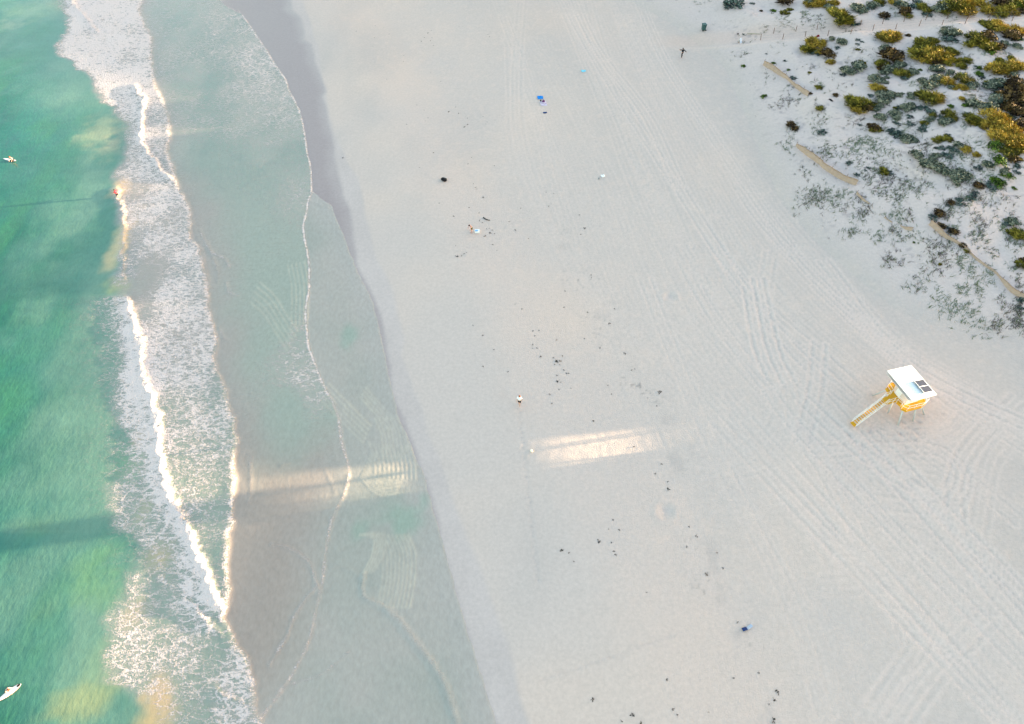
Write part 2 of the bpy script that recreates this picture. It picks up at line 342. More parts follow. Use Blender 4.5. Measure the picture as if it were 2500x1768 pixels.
hz = 4 + (top - 4) * np.interp(HW, [-14, -11, -8, -5, -2, 0, 5, 14, 30, 60, 120], [-.3, .25, .55, .8, .95, 1, .97, .86, .6, .3, -.5])
hz = np.where(HW == 0, top, hz + .3 * noise(hx, hy, 6, 3) * (HW < -6) - .3 * (HW > 0))
blocker_me = np_mesh('sun_blocker', np.stack([hx, hy, hz], -1).reshape(-1, 3), grid_faces(len(hs), len(hw)))
tag(link('sun_blocker', blocker_me, mat('sun_blocker_sand', alb(212, 212, 210), .95, .1, vary=.1, vscale=.6)), kind='structure')

# ------------------------------------------------------------------ sea
sx = np.concatenate([[-3000, -1200, -500, -260, -160, -130], np.arange(-118, -72, .4), np.arange(-72, -36, .2), np.arange(-36, 3, .13)])
sy = np.concatenate([[-600, -100, -20, 2], ramp_axis(9, 178, lambda v: .16 + .0011 * v), [184, 200, 240, 320, 600, 1800]])
SX, SY = np.meshgrid(sx, sy)
lz = land(SX, SY)
jit = .22 * noise(SX, SY, 1.3, 2) + .12 * noise(SX, SY, .6, 5)
sW = SX - xW(SY) + .5 * jit; sF = SX - xF(SY) + jit; sS = SX - xS(SY) + .5 * jit
sL = SX - xL(SY) + .9 * fbm(SX, SY, 3.2, 3, 3) + .8 * jit
film = .5 * ((lz + .025) + .015 + np.sqrt((lz + .01) ** 2 + .0016))      # a film over the sand that thickens into the sea
sz = film - .3 * np.clip(sW, 0, 3)
sz += .05 / (1 + np.exp(np.clip(sS / .1, -40, 40))) * np.exp(-np.clip(-sS, 0, 60) / 25)
front = 1 / (1 + np.exp(np.clip(sF / .14, -40, 40)))
sz += front * (.08 + .12 * np.exp(np.clip(sF, -60, 0) / 2.2)) * np.exp(np.clip(sF, -60, 0) / 40)
off = sstep(-2, 20, -sL)
sz += off * (.06 * np.sin((SX * .93 + SY * .22 + 2.5 * noise(SX, SY, 18, 1)) / 2.1) * (.5 + .5 * noise(SX, SY, 15, 2)))
sz += (.012 + .03 * off) * fbm(SX, SY * .6, 2.2, 7, 3)

foam = np.zeros_like(sz); crest = np.zeros_like(sz)
# density of the foam lace, surveyed
FD = [(200, 30, .82), (300, 60, .78), (300, 200, .72), (240, 110, .7), (350, 250, .52), (330, 330, .5), (395, 330, .5), (400, 400, .3), (350, 420, .5), (300, 460, .25), (420, 500, .62), (340, 520, .4),
      (380, 600, .5), (450, 620, .52), (320, 600, .2), (340, 700, .08), (350, 660, .15), (420, 720, .52), (480, 760, .5), (350, 770, .15), (310, 800, 1.0), (420, 850, .45), (500, 900, .45), (310, 950, 1.0), (400, 1000, .33),
      (540, 1000, .35), (450, 1080, .38), (320, 1020, .6), (520, 1150, .4), (430, 1180, .38), (300, 1220, .4), (345, 1250, .3), (400, 1300, .55), (340, 1330, .55), (480, 1330, .38), (540, 1350, .2), (470, 1430, .72),
      (360, 1400, .33), (320, 1420, .5), (400, 1480, .33), (320, 1530, .52), (480, 1520, .5), (540, 1500, .3), (300, 1620, .5), (400, 1600, .45), (500, 1620, .42), (580, 1650, .7), (350, 1660, .4), (430, 1720, .33), (560, 1720, .6), (480, 1750, .3)]
SD = [(450, 60, .2), (560, 60, .3), (640, 160, .42), (680, 250, .3), (500, 200, .17), (600, 300, .2), (500, 400, .1), (620, 450, .12), (720, 480, .22), (600, 560, .06), (640, 600, .08), (500, 600, .1), (560, 720, .1),
      (600, 850, .03), (700, 1000, 0), (740, 860, .3), (745, 900, .32), (780, 950, .3), (725, 815, .2), (700, 1100, 0), (620, 1300, .03), (700, 1300, 0), (600, 1500, .04), (650, 1600, 0), (820, 1050, .05), (660, 700, .04), (720, 700, .02), (690, 800, .04)]
def idw(pts, power=3):
    num = np.zeros_like(SX); den = np.full_like(SX, 1e-9)
    for px, py, v in pts:
        x, y = flat_at(px, py); w = 1 / (.3 + (SX - x) ** 2 + (.7 * (SY - y)) ** 2) ** (power / 2); num += w * v; den += w
    return num / den
inF = sstep(-1.2, 1.6, sL + 1.2 * fbm(SX, SY, 1.5, 1, 3)) * front
foam = np.maximum(foam, (idw(FD) + .13 * sstep(34, 44, SY) - .05 * (1 - sstep(26, 34, SY))) * inF * (.85 + .35 * fbm(SX, SY, 4, 4, 3)))
foam = np.maximum(foam, np.exp(-np.clip(-sF, 0, 50) / .6) * front * (.85 + .25 * fbm(SX, SY, 1.4, 9, 2)) * sstep(-.3, .2, sL))
foam = np.maximum(foam, 1.25 * idw(SD) * (1 - front) * (sS < .1) * (.9 + .3 * fbm(SX, SY, 3, 6, 3)))
# breaking and running crests: (points, height, width of the slope behind, foam, length of foam behind)
CRESTS = [([(160, -60), (175, 0), (205, 35), (222, 60), (243, 78)], .25, 1.2, .9, 2.5),
          ([(328, 200), (338, 225), (349, 240), (347, 278), (344, 330), (352, 358), (376, 386), (400, 420), (415, 436), (430, 446)], .32, 1.6, 1.0, 1.8),
          ([(284, 448), (288, 466), (292, 485), (299, 520), (303, 545), (300, 580), (297, 610), (299, 640), (293, 690)], .24, 1.2, .38, .8),
          ([(302, 713), (312, 740), (322, 775), (336, 810), (343, 856), (349, 908), (363, 950), (375, 990), (382, 1030), (380, 1090), (386, 1120), (398, 1168), (414, 1215), (446, 1270), (470, 1325), (490, 1375), (510, 1428), (534, 1490), (546, 1508)], .36, 2.4, 1.05, 3.2),
          ([(418, 1440), (462, 1470), (500, 1505), (530, 1540), (552, 1562)], .14, 1.4, .8, 2.6),
          ([(490, 1660), (530, 1685), (558, 1698), (590, 1720), (622, 1738)], .16, 1.4, .8, 2.6),
          ([(375, 1325), (385, 1365), (400, 1415), (430, 1448)], .06, 1.4, .55, 1.8)]
for pts, h, back, f, fl in CRESTS:
    P = smooth_poly(poly(pts, .4), .7); fx = xofy(P)
    y0, y1 = P[:, 1].min(), P[:, 1].max()
    end = sstep(y0 - .2, y0 + 1.5, SY) * (1 - sstep(y1 - 1.5, y1 + .2, SY))
    d = SX - fx(SY) + 2.0 * jit + .25 * noise(SX, SY, .45, 7)
    prof = np.where(d > 0, np.exp(-(d / .32) ** 2), np.exp(d / back))
    lump = 1 + .08 * fbm(SX, SY, 1.6, 8, 3)
    sz += h * prof * end * lump
    fm = np.where(d > 0, np.exp(-(d / .55) ** 2), np.exp(d / fl)) * end * f * (.85 + .3 * fbm(SX, SY, 1.3, 4, 2))
    foam = np.maximum(foam, fm); crest = np.maximum(crest, np.where(d > 0, np.exp(-(d / .35) ** 2), np.exp(d / .8)) * end * f)
sz += crest * .03 * fbm(SX, SY, .7, 3, 2)
# thin fronts and ripples of the swash: (points, height, width, foam)
def off550(pts): return [(550 + x / 2.431, 1100 + y / 2.431) for x, y in pts]
LINES = [(S1[1:25], .02, .17, .8), (S1[24:31], .022, .2, .5), (S1[30:], .022, .2, .3),
         (off550([(270, 560), (350, 570), (430, 610), (500, 670), (530, 760), (545, 805)]), .04, .2, .3),
         (off550([(545, 805), (470, 890), (400, 1000), (370, 1090), (265, 1270)]), .035, .2, .28),
         (off550([(370, 1390), (560, 1330), (740, 1190)]), .02, .15, .25),
         (off550([(820, 740), (810, 830), (840, 880), (960, 940), (1050, 1020), (1130, 1130), (1230, 1260), (1310, 1400), (1360, 1560), (1372, 1640)]), .07, .28, .14),
         (off550([(950, 950), (1030, 1030), (1110, 1140), (1210, 1270), (1290, 1410), (1340, 1560)]), .05, .25, 0),
         (off550([(560, 40), (600, 130), (650, 250)]), .012, .2, .03), (off550([(540, 30), (430, 50), (330, 90)]), .04, .25, .05),
         (off550([(130, 320), (150, 250), (150, 60), (165, 35), (110, 10)]), .015, .2, .2),
         (off550([(640, 690), (700, 685), (760, 720), (815, 770)]), .03, .2, 0),
         ([(757, 470), (800, 482)], .03, .2, .06), ([(750, 488), (802, 510)], .03, .2, .06),
         ([(486, 560), (512, 612), (545, 630), (560, 650)], .05, .22, .35), ([(552, 690), (560, 715), (580, 722)], .04, .2, .35), ([(536, 800), (545, 825), (555, 832)], .04, .2, .3),
         ([(505, 590), (530, 660), (532, 690)], .04, .2, .2), ([(470, 545), (490, 600), (510, 690)], .04, .2, .12)]
for pts, h, w, f in LINES:
    P = smooth_poly(poly(pts, .05), .5)
    D = seg_dist(sx, sy, P, 1.5) + .25 * jit
    g = np.exp(-(D / w) ** 2)
    sz += h * g; foam = np.maximum(foam, f * (.92 + .35 * fbm(SX, SY, 2.0, 5, 3)) * np.exp(-(D / (w * .95)) ** 2))
def ripples(pts, step, n, h=.035, w=.13, z=.05):
    for k in range(n):
        P = smooth_poly(poly([(x + step[0] * k, y + step[1] * k) for x, y in pts], z), .5)
        D = seg_dist(sx, sy, P, 1.0) + .2 * jit
        a = .8 * h * (1 - .5 * k / n)
        sz[...] += a * np.exp(-(D / w) ** 2); rip[...] = np.maximum(rip, np.exp(-(D / w) ** 2) * (1 - .5 * k / n))
rip = np.zeros_like(sz)
ripples(off550([(1085, 500), (1120, 580), (1130, 660), (1120, 800), (1095, 930)]), (-10, 0), 9)
ripples([(1000, 1090), (1012, 1130), (1014, 1170)], (-11, -1), 10, .025)
ripples([(742, 640), (752, 700), (750, 790)], (-10, 2), 5, .045)
ripples([(634, 690), (668, 720), (700, 770), (726, 810)], (-6, 12), 5, .04)
ripples([(800, 935), (850, 985), (905, 1040)], (-5, 10), 5, .045)
ripples([(915, 1020), (930, 1060), (935, 1120)], (9, 0), 9, .025)
ripples([(880, 1165), (905, 1195), (930, 1210), (965, 1205)], (4, -9), 8, .03)
ripples(off550([(800, 500), (880, 520), (870, 620), (815, 730)]), (7, -1), 5, .03)
ripples([(880, 970), (950, 1050)], (4, -8), 4, .025)

# the water's own colour: deep green, sandy shallows, stirred-up sand
def Cw(c): return (alb(*c) * 1.1)[None, None, :]
nA, nB = fbm(SX, SY, 16, 1, 4), fbm(SX * 1.4, SY * .8, 7, 5, 4)
deep = mixc(Cw((24, 108, 90)), Cw((48, 126, 117)), sstep(-.45, .45, nA))
deep = mixc(deep, Cw((70, 140, 104)), .5 * sstep(.05, .6, nB))
deep = mixc(deep, Cw((26, 106, 100)), .6 * sstep(.15, .65, -nB))
near = mixc(Cw((102, 152, 139)), Cw((86, 143, 131)), sstep(-.3, .4, nB))
near = mixc(near, Cw((138, 168, 142)), .6 * sstep(.15, .7, nA + .3 * nB))
distL = np.clip(-sL, 0, 200)
wcol = mixc(near, deep, sstep(0, 22, distL + 5 * nB + 3 * fbm(SX, SY, 4, 9, 3)))
bore = mixc(Cw((140, 160, 160)), Cw((154, 165, 162)), sstep(-.3, .4, nB)); bore = mixc(bore, Cw((124, 160, 150)), sstep(-60, -44, -SY) * .8)
wcol = mixc(wcol, bore, sstep(-1.2, .8, sL))
bt = mixc(Cw((132, 163, 157)), Cw((152, 174, 168)), sstep(-.4, .4, nB))
bm = mixc(Cw((160, 167, 165)), Cw((152, 174, 168)), sstep(-2, 9, sF + 3 * nB))
bb = mixc(Cw((157, 160, 156)), Cw((164, 170, 169)), sstep(4, 16, sF + 2.5 * nB))
back = mixc(bm, bt, sstep(80, 100, SY + 6 * nB)); back = mixc(bb, back, sstep(36, 50, SY + 6 * nB))
back = mixc(back, Cw((156, 162, 160)), .75 * np.exp(-np.clip(sF, 0, 40) / 2.5) * sstep(60, 90, SY))
wcol = mixc(wcol, back, sstep(-.15, .15, sF))
sheet = mixc(Cw((157, 172, 169)), Cw((168, 178, 176)), sstep(-.5, .5, fbm(SX, SY, 9, 3, 3)))
sheet = mixc(sheet, Cw((176, 184, 184)), sstep(-5, -.3, sW) * .5)
wcol = mixc(wcol, sheet, np.where(SY > 46, sstep(-.1, .2, sS), sstep(-.1 - 5 * np.clip((46 - SY) / 8, 0, 1), .2 + 3 * np.clip((46 - SY) / 8, 0, 1), sS)))
def plume(px, py, rx, ry, c, a, ns=.5):
    global wcol
    x, y = flat_at(px, py); d = np.hypot((SX - x) / rx, (SY - y) / ry) + ns * fbm(SX, SY, 2.5, 2, 4)
    d = d + .35 * fbm(SX, SY, 1.2, 8, 3)
    wcol = mixc(wcol, Cw(c), .72 * a * (1 - sstep(.05, 1.35, d)))
for a in ((70, 30, 6, 5, (130, 170, 140), .6), (20, 60, 3, 3, (150, 180, 160), .6), (245, 320, 4, 6, (165, 182, 150), .75), (280, 350, 2, 5, (175, 182, 155), .7), (295, 460, 1.6, 3, (226, 206, 158), .85), (296, 590, 1.5, 7, (215, 204, 160), .85), (283, 700, 2.4, 2, (170, 190, 140), .9),
          (215, 1400, 2.6, 3.2, (112, 168, 118), .6), (255, 1455, 2, 2, (116, 170, 122), .5), (345, 1070, 1.0, 1.6, (215, 195, 150), .85), (320, 1130, 3, 2.5, (120, 180, 135), .6), (385, 1700, 1.7, 2.6, (218, 198, 150), .9), (375, 1760, 2, 3, (205, 188, 140), .85),
          (190, 1720, 3.2, 2, (150, 170, 125), .8), (250, 1690, 2.2, 1.6, (150, 172, 130), .7), (250, 1640, 2, 3, (140, 175, 140), .5), (355, 1240, 1.5, 2, (180, 186, 150), .7), (395, 1360, 1.6, 2.2, (186, 184, 142), .75), (330, 1500, 1.5, 2, (196, 188, 152), .6),
          (430, 440, 1.5, 2, (160, 165, 150), .4), (850, 820, 1.4, 2.6, (126, 174, 162), .6, .6), (985, 1270, 2.2, 1.6, (120, 174, 158), .55, .6), (880, 1300, 1, 1.4, (128, 174, 160), .5, .6), (1035, 1225, .8, 1.2, (135, 178, 165), .6, .3), (960, 1255, 3, 2.5, (146, 176, 167), .5, .6)):
    plume(*a)
wcol = mixc(wcol, Cw((192, 200, 188)), .5 * rip)
swell_t = .5 + .5 * fbm(SX * .8, SY * 2.2, 2.6, 9, 3)
wcol = wcol * (.93 + .14 * swell_t[..., None] * sstep(-1, 6, distL)[..., None] + .07 * (1 - sstep(-1, 6, distL))[..., None])
SV = np.stack([SX, SY, sz], -1).reshape(-1, 3)
Fs = grid_faces(len(sx), len(sy))
keep = (sW.ravel()[Fs].min(1) < .5)
V_, F_, (c_, r_) = compact(SV, Fs[keep], [wcol.reshape(-1, 3), np.clip(distL, 0, 12).ravel() / 12])
def water_material():
    m = bpy.data.materials.new('water'); m.use_nodes = True; nt = m.node_tree; b = nt.nodes['Principled BSDF']; L = nt.links
    c = attr(nt, 'Col'); d = attr(nt, 'deep'); geo = nt.nodes.new('ShaderNodeNewGeometry')
    b.inputs['IOR'].default_value = 1.33; b.inputs['Roughness'].default_value = .16
    mp = nt.nodes.new('ShaderNodeMapping'); mp.inputs['Scale'].default_value = (1, .55, 1); mp.inputs['Rotation'].default_value = (0, 0, .5); L.new(geo.outputs['Position'], mp.inputs['Vector'])
    n1 = nt.nodes.new('ShaderNodeTexNoise'); n1.inputs['Scale'].default_value = 2.4; n1.inputs['Detail'].default_value = 4; n1.inputs['Roughness'].default_value = .65; L.new(mp.outputs[0], n1.inputs['Vector'])
    ma = nt.nodes.new('ShaderNodeMapRange'); ma.inputs[1].default_value = .2; ma.inputs[2].default_value = .8; ma.inputs[3].default_value = .87; ma.inputs[4].default_value = 1.13; L.new(n1.outputs['Fac'], ma.inputs[0])
    mul = nt.nodes.new('ShaderNodeVectorMath'); mul.operation = 'SCALE'; L.new(c.outputs['Color'], mul.inputs[0]); L.new(ma.outputs[0], mul.inputs['Scale']); L.new(mul.outputs[0], b.inputs['Base Color'])
    bp = nt.nodes.new('ShaderNodeBump'); bp.inputs['Distance'].default_value = .04; L.new(n1.outputs['Fac'], bp.inputs['Height'])
    ms = nt.nodes.new('ShaderNodeMapRange'); ms.inputs[3].default_value = .42; ms.inputs[4].default_value = 1.0; L.new(d.outputs['Fac'], ms.inputs[0]); L.new(ms.outputs[0], bp.inputs['Strength'])
    L.new(bp.outputs[0], b.inputs['Normal'])
    return m
tag(link('sea', np_mesh('sea', V_, F_, c_, floats={'deep': r_}), water_material()), kind='structure')

# foam: a bubbly sheet lying on the water, torn into a lace
kf = (foam.ravel()[Fs].max(1) > .035) & keep
SVf = SV.copy(); SVf[:, 2] += .012 + .05 * np.clip(foam.ravel() - .5, 0, 1)
big = sstep(.2, 1, idw([(300, 1250, 1), (320, 1500, 1), (330, 1620, 1), (450, 1600, .8), (430, 1400, .5), (400, 1000, .2), (430, 700, .15), (300, 850, .2), (300, 100, .1), (450, 1150, .4)])) if False else idw([(300, 1250, 1), (320, 1500, 1), (330, 1620, 1), (450, 1600, .7), (430, 1400, .5), (400, 1000, .3), (430, 700, .2), (300, 850, .2), (300, 100, .2), (450, 1150, .4), (600, 300, 0), (550, 100, 0)])
V2, F2, (f2, k2, b2) = compact(SVf, Fs[kf], [foam.ravel(), crest.ravel(), big.ravel()])
def foam_material():
    m = bpy.data.materials.new('foam'); m.use_nodes = True; nt = m.node_tree; L = nt.links; b = nt.nodes['Principled BSDF']
    N = nt.nodes.new; geo = N('ShaderNodeNewGeometry'); fo = attr(nt, 'foam'); bg = attr(nt, 'big')
    def math_(op, a, b_, clamp=False):
        n = N('ShaderNodeMath'); n.operation = op; n.use_clamp = clamp
        for i, v in enumerate((a, b_)):
            if v is None: continue
            if isinstance(v, (int, float)): n.inputs[i].default_value = v
            else: L.new(v, n.inputs[i])
        return n.outputs[0]
    mp = N('ShaderNodeMapping'); mp.inputs['Rotation'].default_value = (0, 0, -.35); mp.inputs['Scale'].default_value = (.95, 2.0, .0); L.new(geo.outputs['Position'], mp.inputs['Vector'])
    nz = N('ShaderNodeTexNoise'); nz.inputs['Scale'].default_value = 1.1; nz.inputs['Detail'].default_value = 4; nz.inputs['Roughness'].default_value = .65; L.new(mp.outputs[0], nz.inputs['Vector'])
    sub = N('ShaderNodeVectorMath'); sub.operation = 'SUBTRACT'; sub.inputs[1].default_value = (.5, .5, .5); L.new(nz.outputs['Color'], sub.inputs[0])
    scl = N('ShaderNodeVectorMath'); scl.operation = 'SCALE'; scl.inputs['Scale'].default_value = 1.7; L.new(sub.outputs[0], scl.inputs[0])
    add = N('ShaderNodeVectorMath'); add.operation = 'ADD'; L.new(mp.outputs[0], add.inputs[0]); L.new(scl.outputs[0], add.inputs[1])
    def vor(s):
        v = N('ShaderNodeTexVoronoi'); v.feature = 'DISTANCE_TO_EDGE'; v.voronoi_dimensions = '2D'; v.inputs['Scale'].default_value = s; L.new(add.outputs[0], v.inputs['Vector']); return v.outputs['Distance']
    def ridge(sc, det):
        n = N('ShaderNodeTexNoise'); n.inputs['Scale'].default_value = sc; n.inputs['Detail'].default_value = det; n.inputs['Roughness'].default_value = .6; n.inputs['Distortion'].default_value = .9
        L.new(add.outputs[0], n.inputs['Vector']); return math_('MULTIPLY', math_('ABSOLUTE', math_('SUBTRACT', n.outputs['Fac'], .5), None), 2.2)
    fine = math_('MINIMUM', math_('MINIMUM', ridge(.85, 3), math_('MULTIPLY', vor(.8), 1.05)), math_('ADD', ridge(2.1, 2), .05))
    coarse = math_('MINIMUM', math_('MINIMUM', ridge(.6, 4), math_('MULTIPLY', vor(.55), .9)), math_('ADD', ridge(2.4, 3), .075))
    mixn = N('ShaderNodeMix'); L.new(bg.outputs['Fac'], mixn.inputs[0]); L.new(fine, mixn.inputs[2]); L.new(coarse, mixn.inputs[3])
    edge = mixn.outputs[0]
    n2 = N('ShaderNodeTexNoise'); n2.inputs['Scale'].default_value = .9; n2.inputs['Detail'].default_value = 5; n2.inputs['Roughness'].default_value = .7; L.new(geo.outputs['Position'], n2.inputs['Vector'])
    d0 = math_('MULTIPLY', fo.outputs['Fac'], math_('ADD', math_('MULTIPLY', math_('SUBTRACT', n2.outputs['Fac'], .5), 1.5), 1.0))
    thr = math_('MULTIPLY', math_('POWER', math_('MAXIMUM', d0, 0.0), 1.6), .27)
    a = math_('DIVIDE', math_('SUBTRACT', thr, edge), .09)
    a = math_('MAXIMUM', math_('ADD', a, .5, True), math_('MULTIPLY', math_('MULTIPLY', d0, n2.outputs['Fac']), 1.0))
    gate = N('ShaderNodeMapRange'); gate.inputs[1].default_value = .02; gate.inputs[2].default_value = .22; L.new(fo.outputs['Fac'], gate.inputs[0])
    a = math_('MULTIPLY', a, gate.outputs[0]); a = math_('MULTIPLY', a, .93)
    b.inputs['Base Color'].default_value = (*np.clip(lin((232, 238, 242)) / K, 0, .9), 1); b.inputs['Roughness'].default_value = .8; b.inputs['Specular IOR Level'].default_value = .2
    n3 = N('ShaderNodeTexNoise'); n3.inputs['Scale'].default_value = 5; n3.inputs['Detail'].default_value = 4; L.new(geo.outputs['Position'], n3.inputs['Vector'])
    bp = N('ShaderNodeBump'); bp.inputs['Distance'].default_value = .2; bp.inputs['Strength'].default_value = 1.0; L.new(n3.outputs['Fac'], bp.inputs['Height']); L.new(bp.outputs[0], b.inputs['Normal'])
    tr = N('ShaderNodeBsdfTransparent'); mx = N('ShaderNodeMixShader'); L.new(a, mx.inputs[0]); L.new(tr.outputs[0], mx.inputs[1]); L.new(b.outputs[0], mx.inputs[2])
    L.new(mx.outputs[0], nt.nodes['Material Output'].inputs['Surface'])
    return m
tag(link('surf_foam', np_mesh('surf_foam', V2, F2, floats={'foam': f2, 'big': b2}), foam_material()), kind='structure')

# ------------------------------------------------------------------ mesh builder
class MB:
    def __init__(s): s.bm = bmesh.new()
    def box(s, c, d, rz=0.0, m=None, bevel=0.0):
        M = Matrix.Translation(c) @ Matrix.Rotation(rz, 4, 'Z') @ (m or Matrix()) @ Matrix.Diagonal((*d, 1))
        r = bmesh.ops.create_cube(s.bm, size=1.0, matrix=M)
        if bevel:
            bmesh.ops.bevel(s.bm, geom=list({e for v in r['verts'] for e in v.link_edges}), offset=bevel, segments=2, affect='EDGES')
        return s
    def tube(s, pts, r, n=6, r2=None, caps=True):
        pts = [Vector(p) for p in pts]; rings = []
        for i, p in enumerate(pts):
            t = (pts[min(i + 1, len(pts) - 1)] - pts[max(i - 1, 0)]).normalized()
            a = t.cross(Vector((0, 0, 1)) if abs(t.z) < .9 else Vector((1, 0, 0))).normalized(); b = t.cross(a)
            rr = r if r2 is None else r + (r2 - r) * i / (len(pts) - 1)
            rings.append([s.bm.verts.new(p + (a * math.cos(2 * math.pi * k / n) + b * math.sin(2 * math.pi * k / n)) * rr) for k in range(n)])
        for i in range(len(rings) - 1):
            for k in range(n): s.bm.faces.new((rings[i][k], rings[i][(k + 1) % n], rings[i + 1][(k + 1) % n], rings[i + 1][k]))
        if caps: s.bm.faces.new(rings[0][::-1]); s.bm.faces.new(rings[-1])
        return s
    def prism(s, outline, z0, z1):
        a = [s.bm.verts.new((x, y, z0)) for x, y in outline]; b = [s.bm.verts.new((x, y, z1)) for x, y in outline]
        n = len(a); s.bm.faces.new(a[::-1]); s.bm.faces.new(b)
        for k in range(n): s.bm.faces.new((a[k], a[(k + 1) % n], b[(k + 1) % n], b[k]))
        return s
    def face(s, pts): s.bm.faces.new([s.bm.verts.new(p) for p in pts]); return s
    def build(s, name, m, parent=None, smooth=False):
        bmesh.ops.recalc_face_normals(s.bm, faces=s.bm.faces)
        me = bpy.data.meshes.new(name); s.bm.to_mesh(me); s.bm.free()
        if smooth: me.polygons.foreach_set('use_smooth', [True] * len(me.polygons))
        return link(name, me, m, parent)

# ------------------------------------------------------------------ lifeguard tower
WHITE = mat('white_paint', (.8, .8, .79), .45, .4, vary=.06, vscale=3)
WALL = mat('wall_paint', alb(222, 232, 233), .6, .3, vary=.05, vscale=2)
YEL = mat('yellow_grating', (.62, .31, .012), .6, .3, vary=.2, vscale=12)
STEEL = mat('galvanised_steel', (.52, .52, .5), .5, .5, metal=.3, vary=.15, vscale=5)
PANEL = mat('solar_cells', (.012, .012, .03), .25, .5, vary=.4, vscale=14)
DARK = mat('dark_glass', (.02, .025, .03), .2, .5)
tz = float(land(45.25, 45.75))
T0 = empty('lifeguard_tower', (45.25, 45.75, tz), math.radians(18))
tag(T0, 'white and yellow lifeguard tower on splayed legs with solar panels on its flat roof', 'lifeguard tower')
DK = 2.35
deck = [(-2.35, -.5), (-1.05, -.5), (-.95, -1.15), (-1.15, -1.5), (-.8, -1.95), (1.15, -2.05), (1.95, -1.8), (2.25, -1.1), (2.25, 1.2), (1.7, 1.85), (-.3, 1.9), (-1.0, 1.5), (-1.15, .55), (-2.35, .45)]
d_ = MB().prism(deck, DK - .06, DK).build('deck', YEL, T0)
def rim(pts, z0, z1, r):
    m = MB()
    for a, b in zip(pts[:-1], pts[1:]):
        a, b = Vector((*a, 0)), Vector((*b, 0)); t = (b - a).to_2d(); L = t.length
        m.box(((a + b) / 2).to_2d().to_3d() + Vector((0, 0, (z0 + z1) / 2)), (L, r, z1 - z0), math.atan2(t.y, t.x))
    return m
rim(deck[1:13], DK - .2, DK + .12, .03).build('kick_plate', YEL, T0)
rl = MB()
def rail_run(m, pts, heights=(.5, 1.0), base=DK, r=.02, posts=True):
    for h in heights: m.tube([(x, y, base + h) for x, y in pts], r, 6)
    if posts:
        for x, y in pts: m.tube([(x, y, base - .1), (x, y, base + heights[-1])], r, 6)
        for a, b in zip(pts[:-1], pts[1:]):
            if math.hypot(a[0] - b[0], a[1] - b[1]) > 1.2: m.tube([((a[0] + b[0]) / 2, (a[1] + b[1]) / 2, base - .1), ((a[0] + b[0]) / 2, (a[1] + b[1]) / 2, base + heights[-1])], r, 6)
rail_run(rl, [(-2.35, -.5), (-1.6, -.48), (-1.1, -.55), (-.98, -1.15), (-1.15, -1.5), (-.8, -1.93), (1.15, -2.03), (1.93, -1.78), (2.23, -1.1), (2.23, 1.2), (1.68, 1.83), (-.3, 1.88), (-1.0, 1.48), (-1.15, .55), (-1.6, .47), (-2.35, .43)])
rl.build('railing', WHITE, T0)
hut = [(-.45, -1.15), (1.3, -1.2), (1.65, -.9), (1.65, 1.0), (1.3, 1.3), (.0, 1.3), (-.45, .75)]
hw_ = MB().prism(hut, DK + .004, 4.69).build('cabin', WALL, T0)
MB().box((-.462, -.2, 4.35), (.03, 1.5, .16)).build('window', DARK, hw_)
MB().box((1.662, .05, 4.0), (.03, 1.3, .8)).build('window', DARK, hw_)
MB().box((.4, -1.19, 4.05), (1.2, .03, .7), math.atan2(-.05, 1.75)).build('window', DARK, hw_)
MB().box((-.46, .25, 3.35), (.035, .75, 1.9)).build('door', WHITE, hw_)
rf = MB().box((0, 0, 4.98), (3.5, 4.4, .1), 0, Matrix.Rotation(math.radians(6), 4, 'Y'), bevel=.02)
rf = rf.build('roof', WHITE, T0)
rb = MB()
for k in range(21): rb.box((0.006, -2.1 + .21 * k, 5.045), (3.42, .03, .03), 0, Matrix.Rotation(math.radians(6), 4, 'Y'))
rb.build('roof_ribs', WHITE, rf)
MB().prism([(-1.7, -2.15), (1.7, -2.15), (1.7, 2.15), (-1.7, 2.15)], 4.70, 4.76).build('soffit', WALL, rf)
for j, v in enumerate((-.42, -1.3)):
    Mt = Matrix.Translation((.9, v, 5.07)) @ Matrix.Rotation(math.radians(11), 4, 'Y')
    p = MB().box((0, 0, 0), (1.34, .8, .035), 0).build('solar_panel', PANEL, rf); p.matrix_local = Mt
    f = MB()
    for s in (-1, 1): f.box((0, s * .42, 0), (1.42, .04, .05)); f.box((s * .69, 0, 0), (.04, .8, .05))
    f.build('panel_frame', WHITE, rf).matrix_local = Mt
br = MB()
for v in (.0, -.86, -1.72): br.tube([(.24, v, 5.19), (.22, v, 5.0)], .018, 5); br.tube([(.24, v, 5.17), (.0, v, 5.03)], .015, 5)
br.tube([(.2, -1.73, 5.2), (.2, 0, 5.2)], .03, 5); br.build('panel_bracket', STEEL, rf)
for a, b in (((-.55, -1.3), (-1.0, -2.4)), ((1.0, -1.5), (1.1, -2.45)), ((1.75, -1.1), (3.05, -2.15)), ((-.85, .05), (-1.0, -.55)), ((-.5, 1.3), (-1.1, 2.3)), ((1.6, 1.2), (2.7, 2.2))):
    MB().tube([(*a, DK - .05), (*b, -.25)], .095, 8).build('leg', STEEL, T0, True)
cb = MB()
for a, b in (((1.75, -1.1, 2.0), (1.05, -1.95, .9)), ((1.6, .9, 1.9), (2.6, -1.7, .6)), ((-.6, -1.4, 2.1), (1.0, -1.6, 2.1)), ((1.7, -1.0, 2.1), (1.6, 1.2, 2.1)), ((-.5, 1.2, 2.1), (1.6, 1.2, 2.1)), ((-.8, 0, 2.1), (-.5, 1.2, 2.1))): cb.tube([a, b], .05, 6)
cb.build('brace', STEEL, T0)
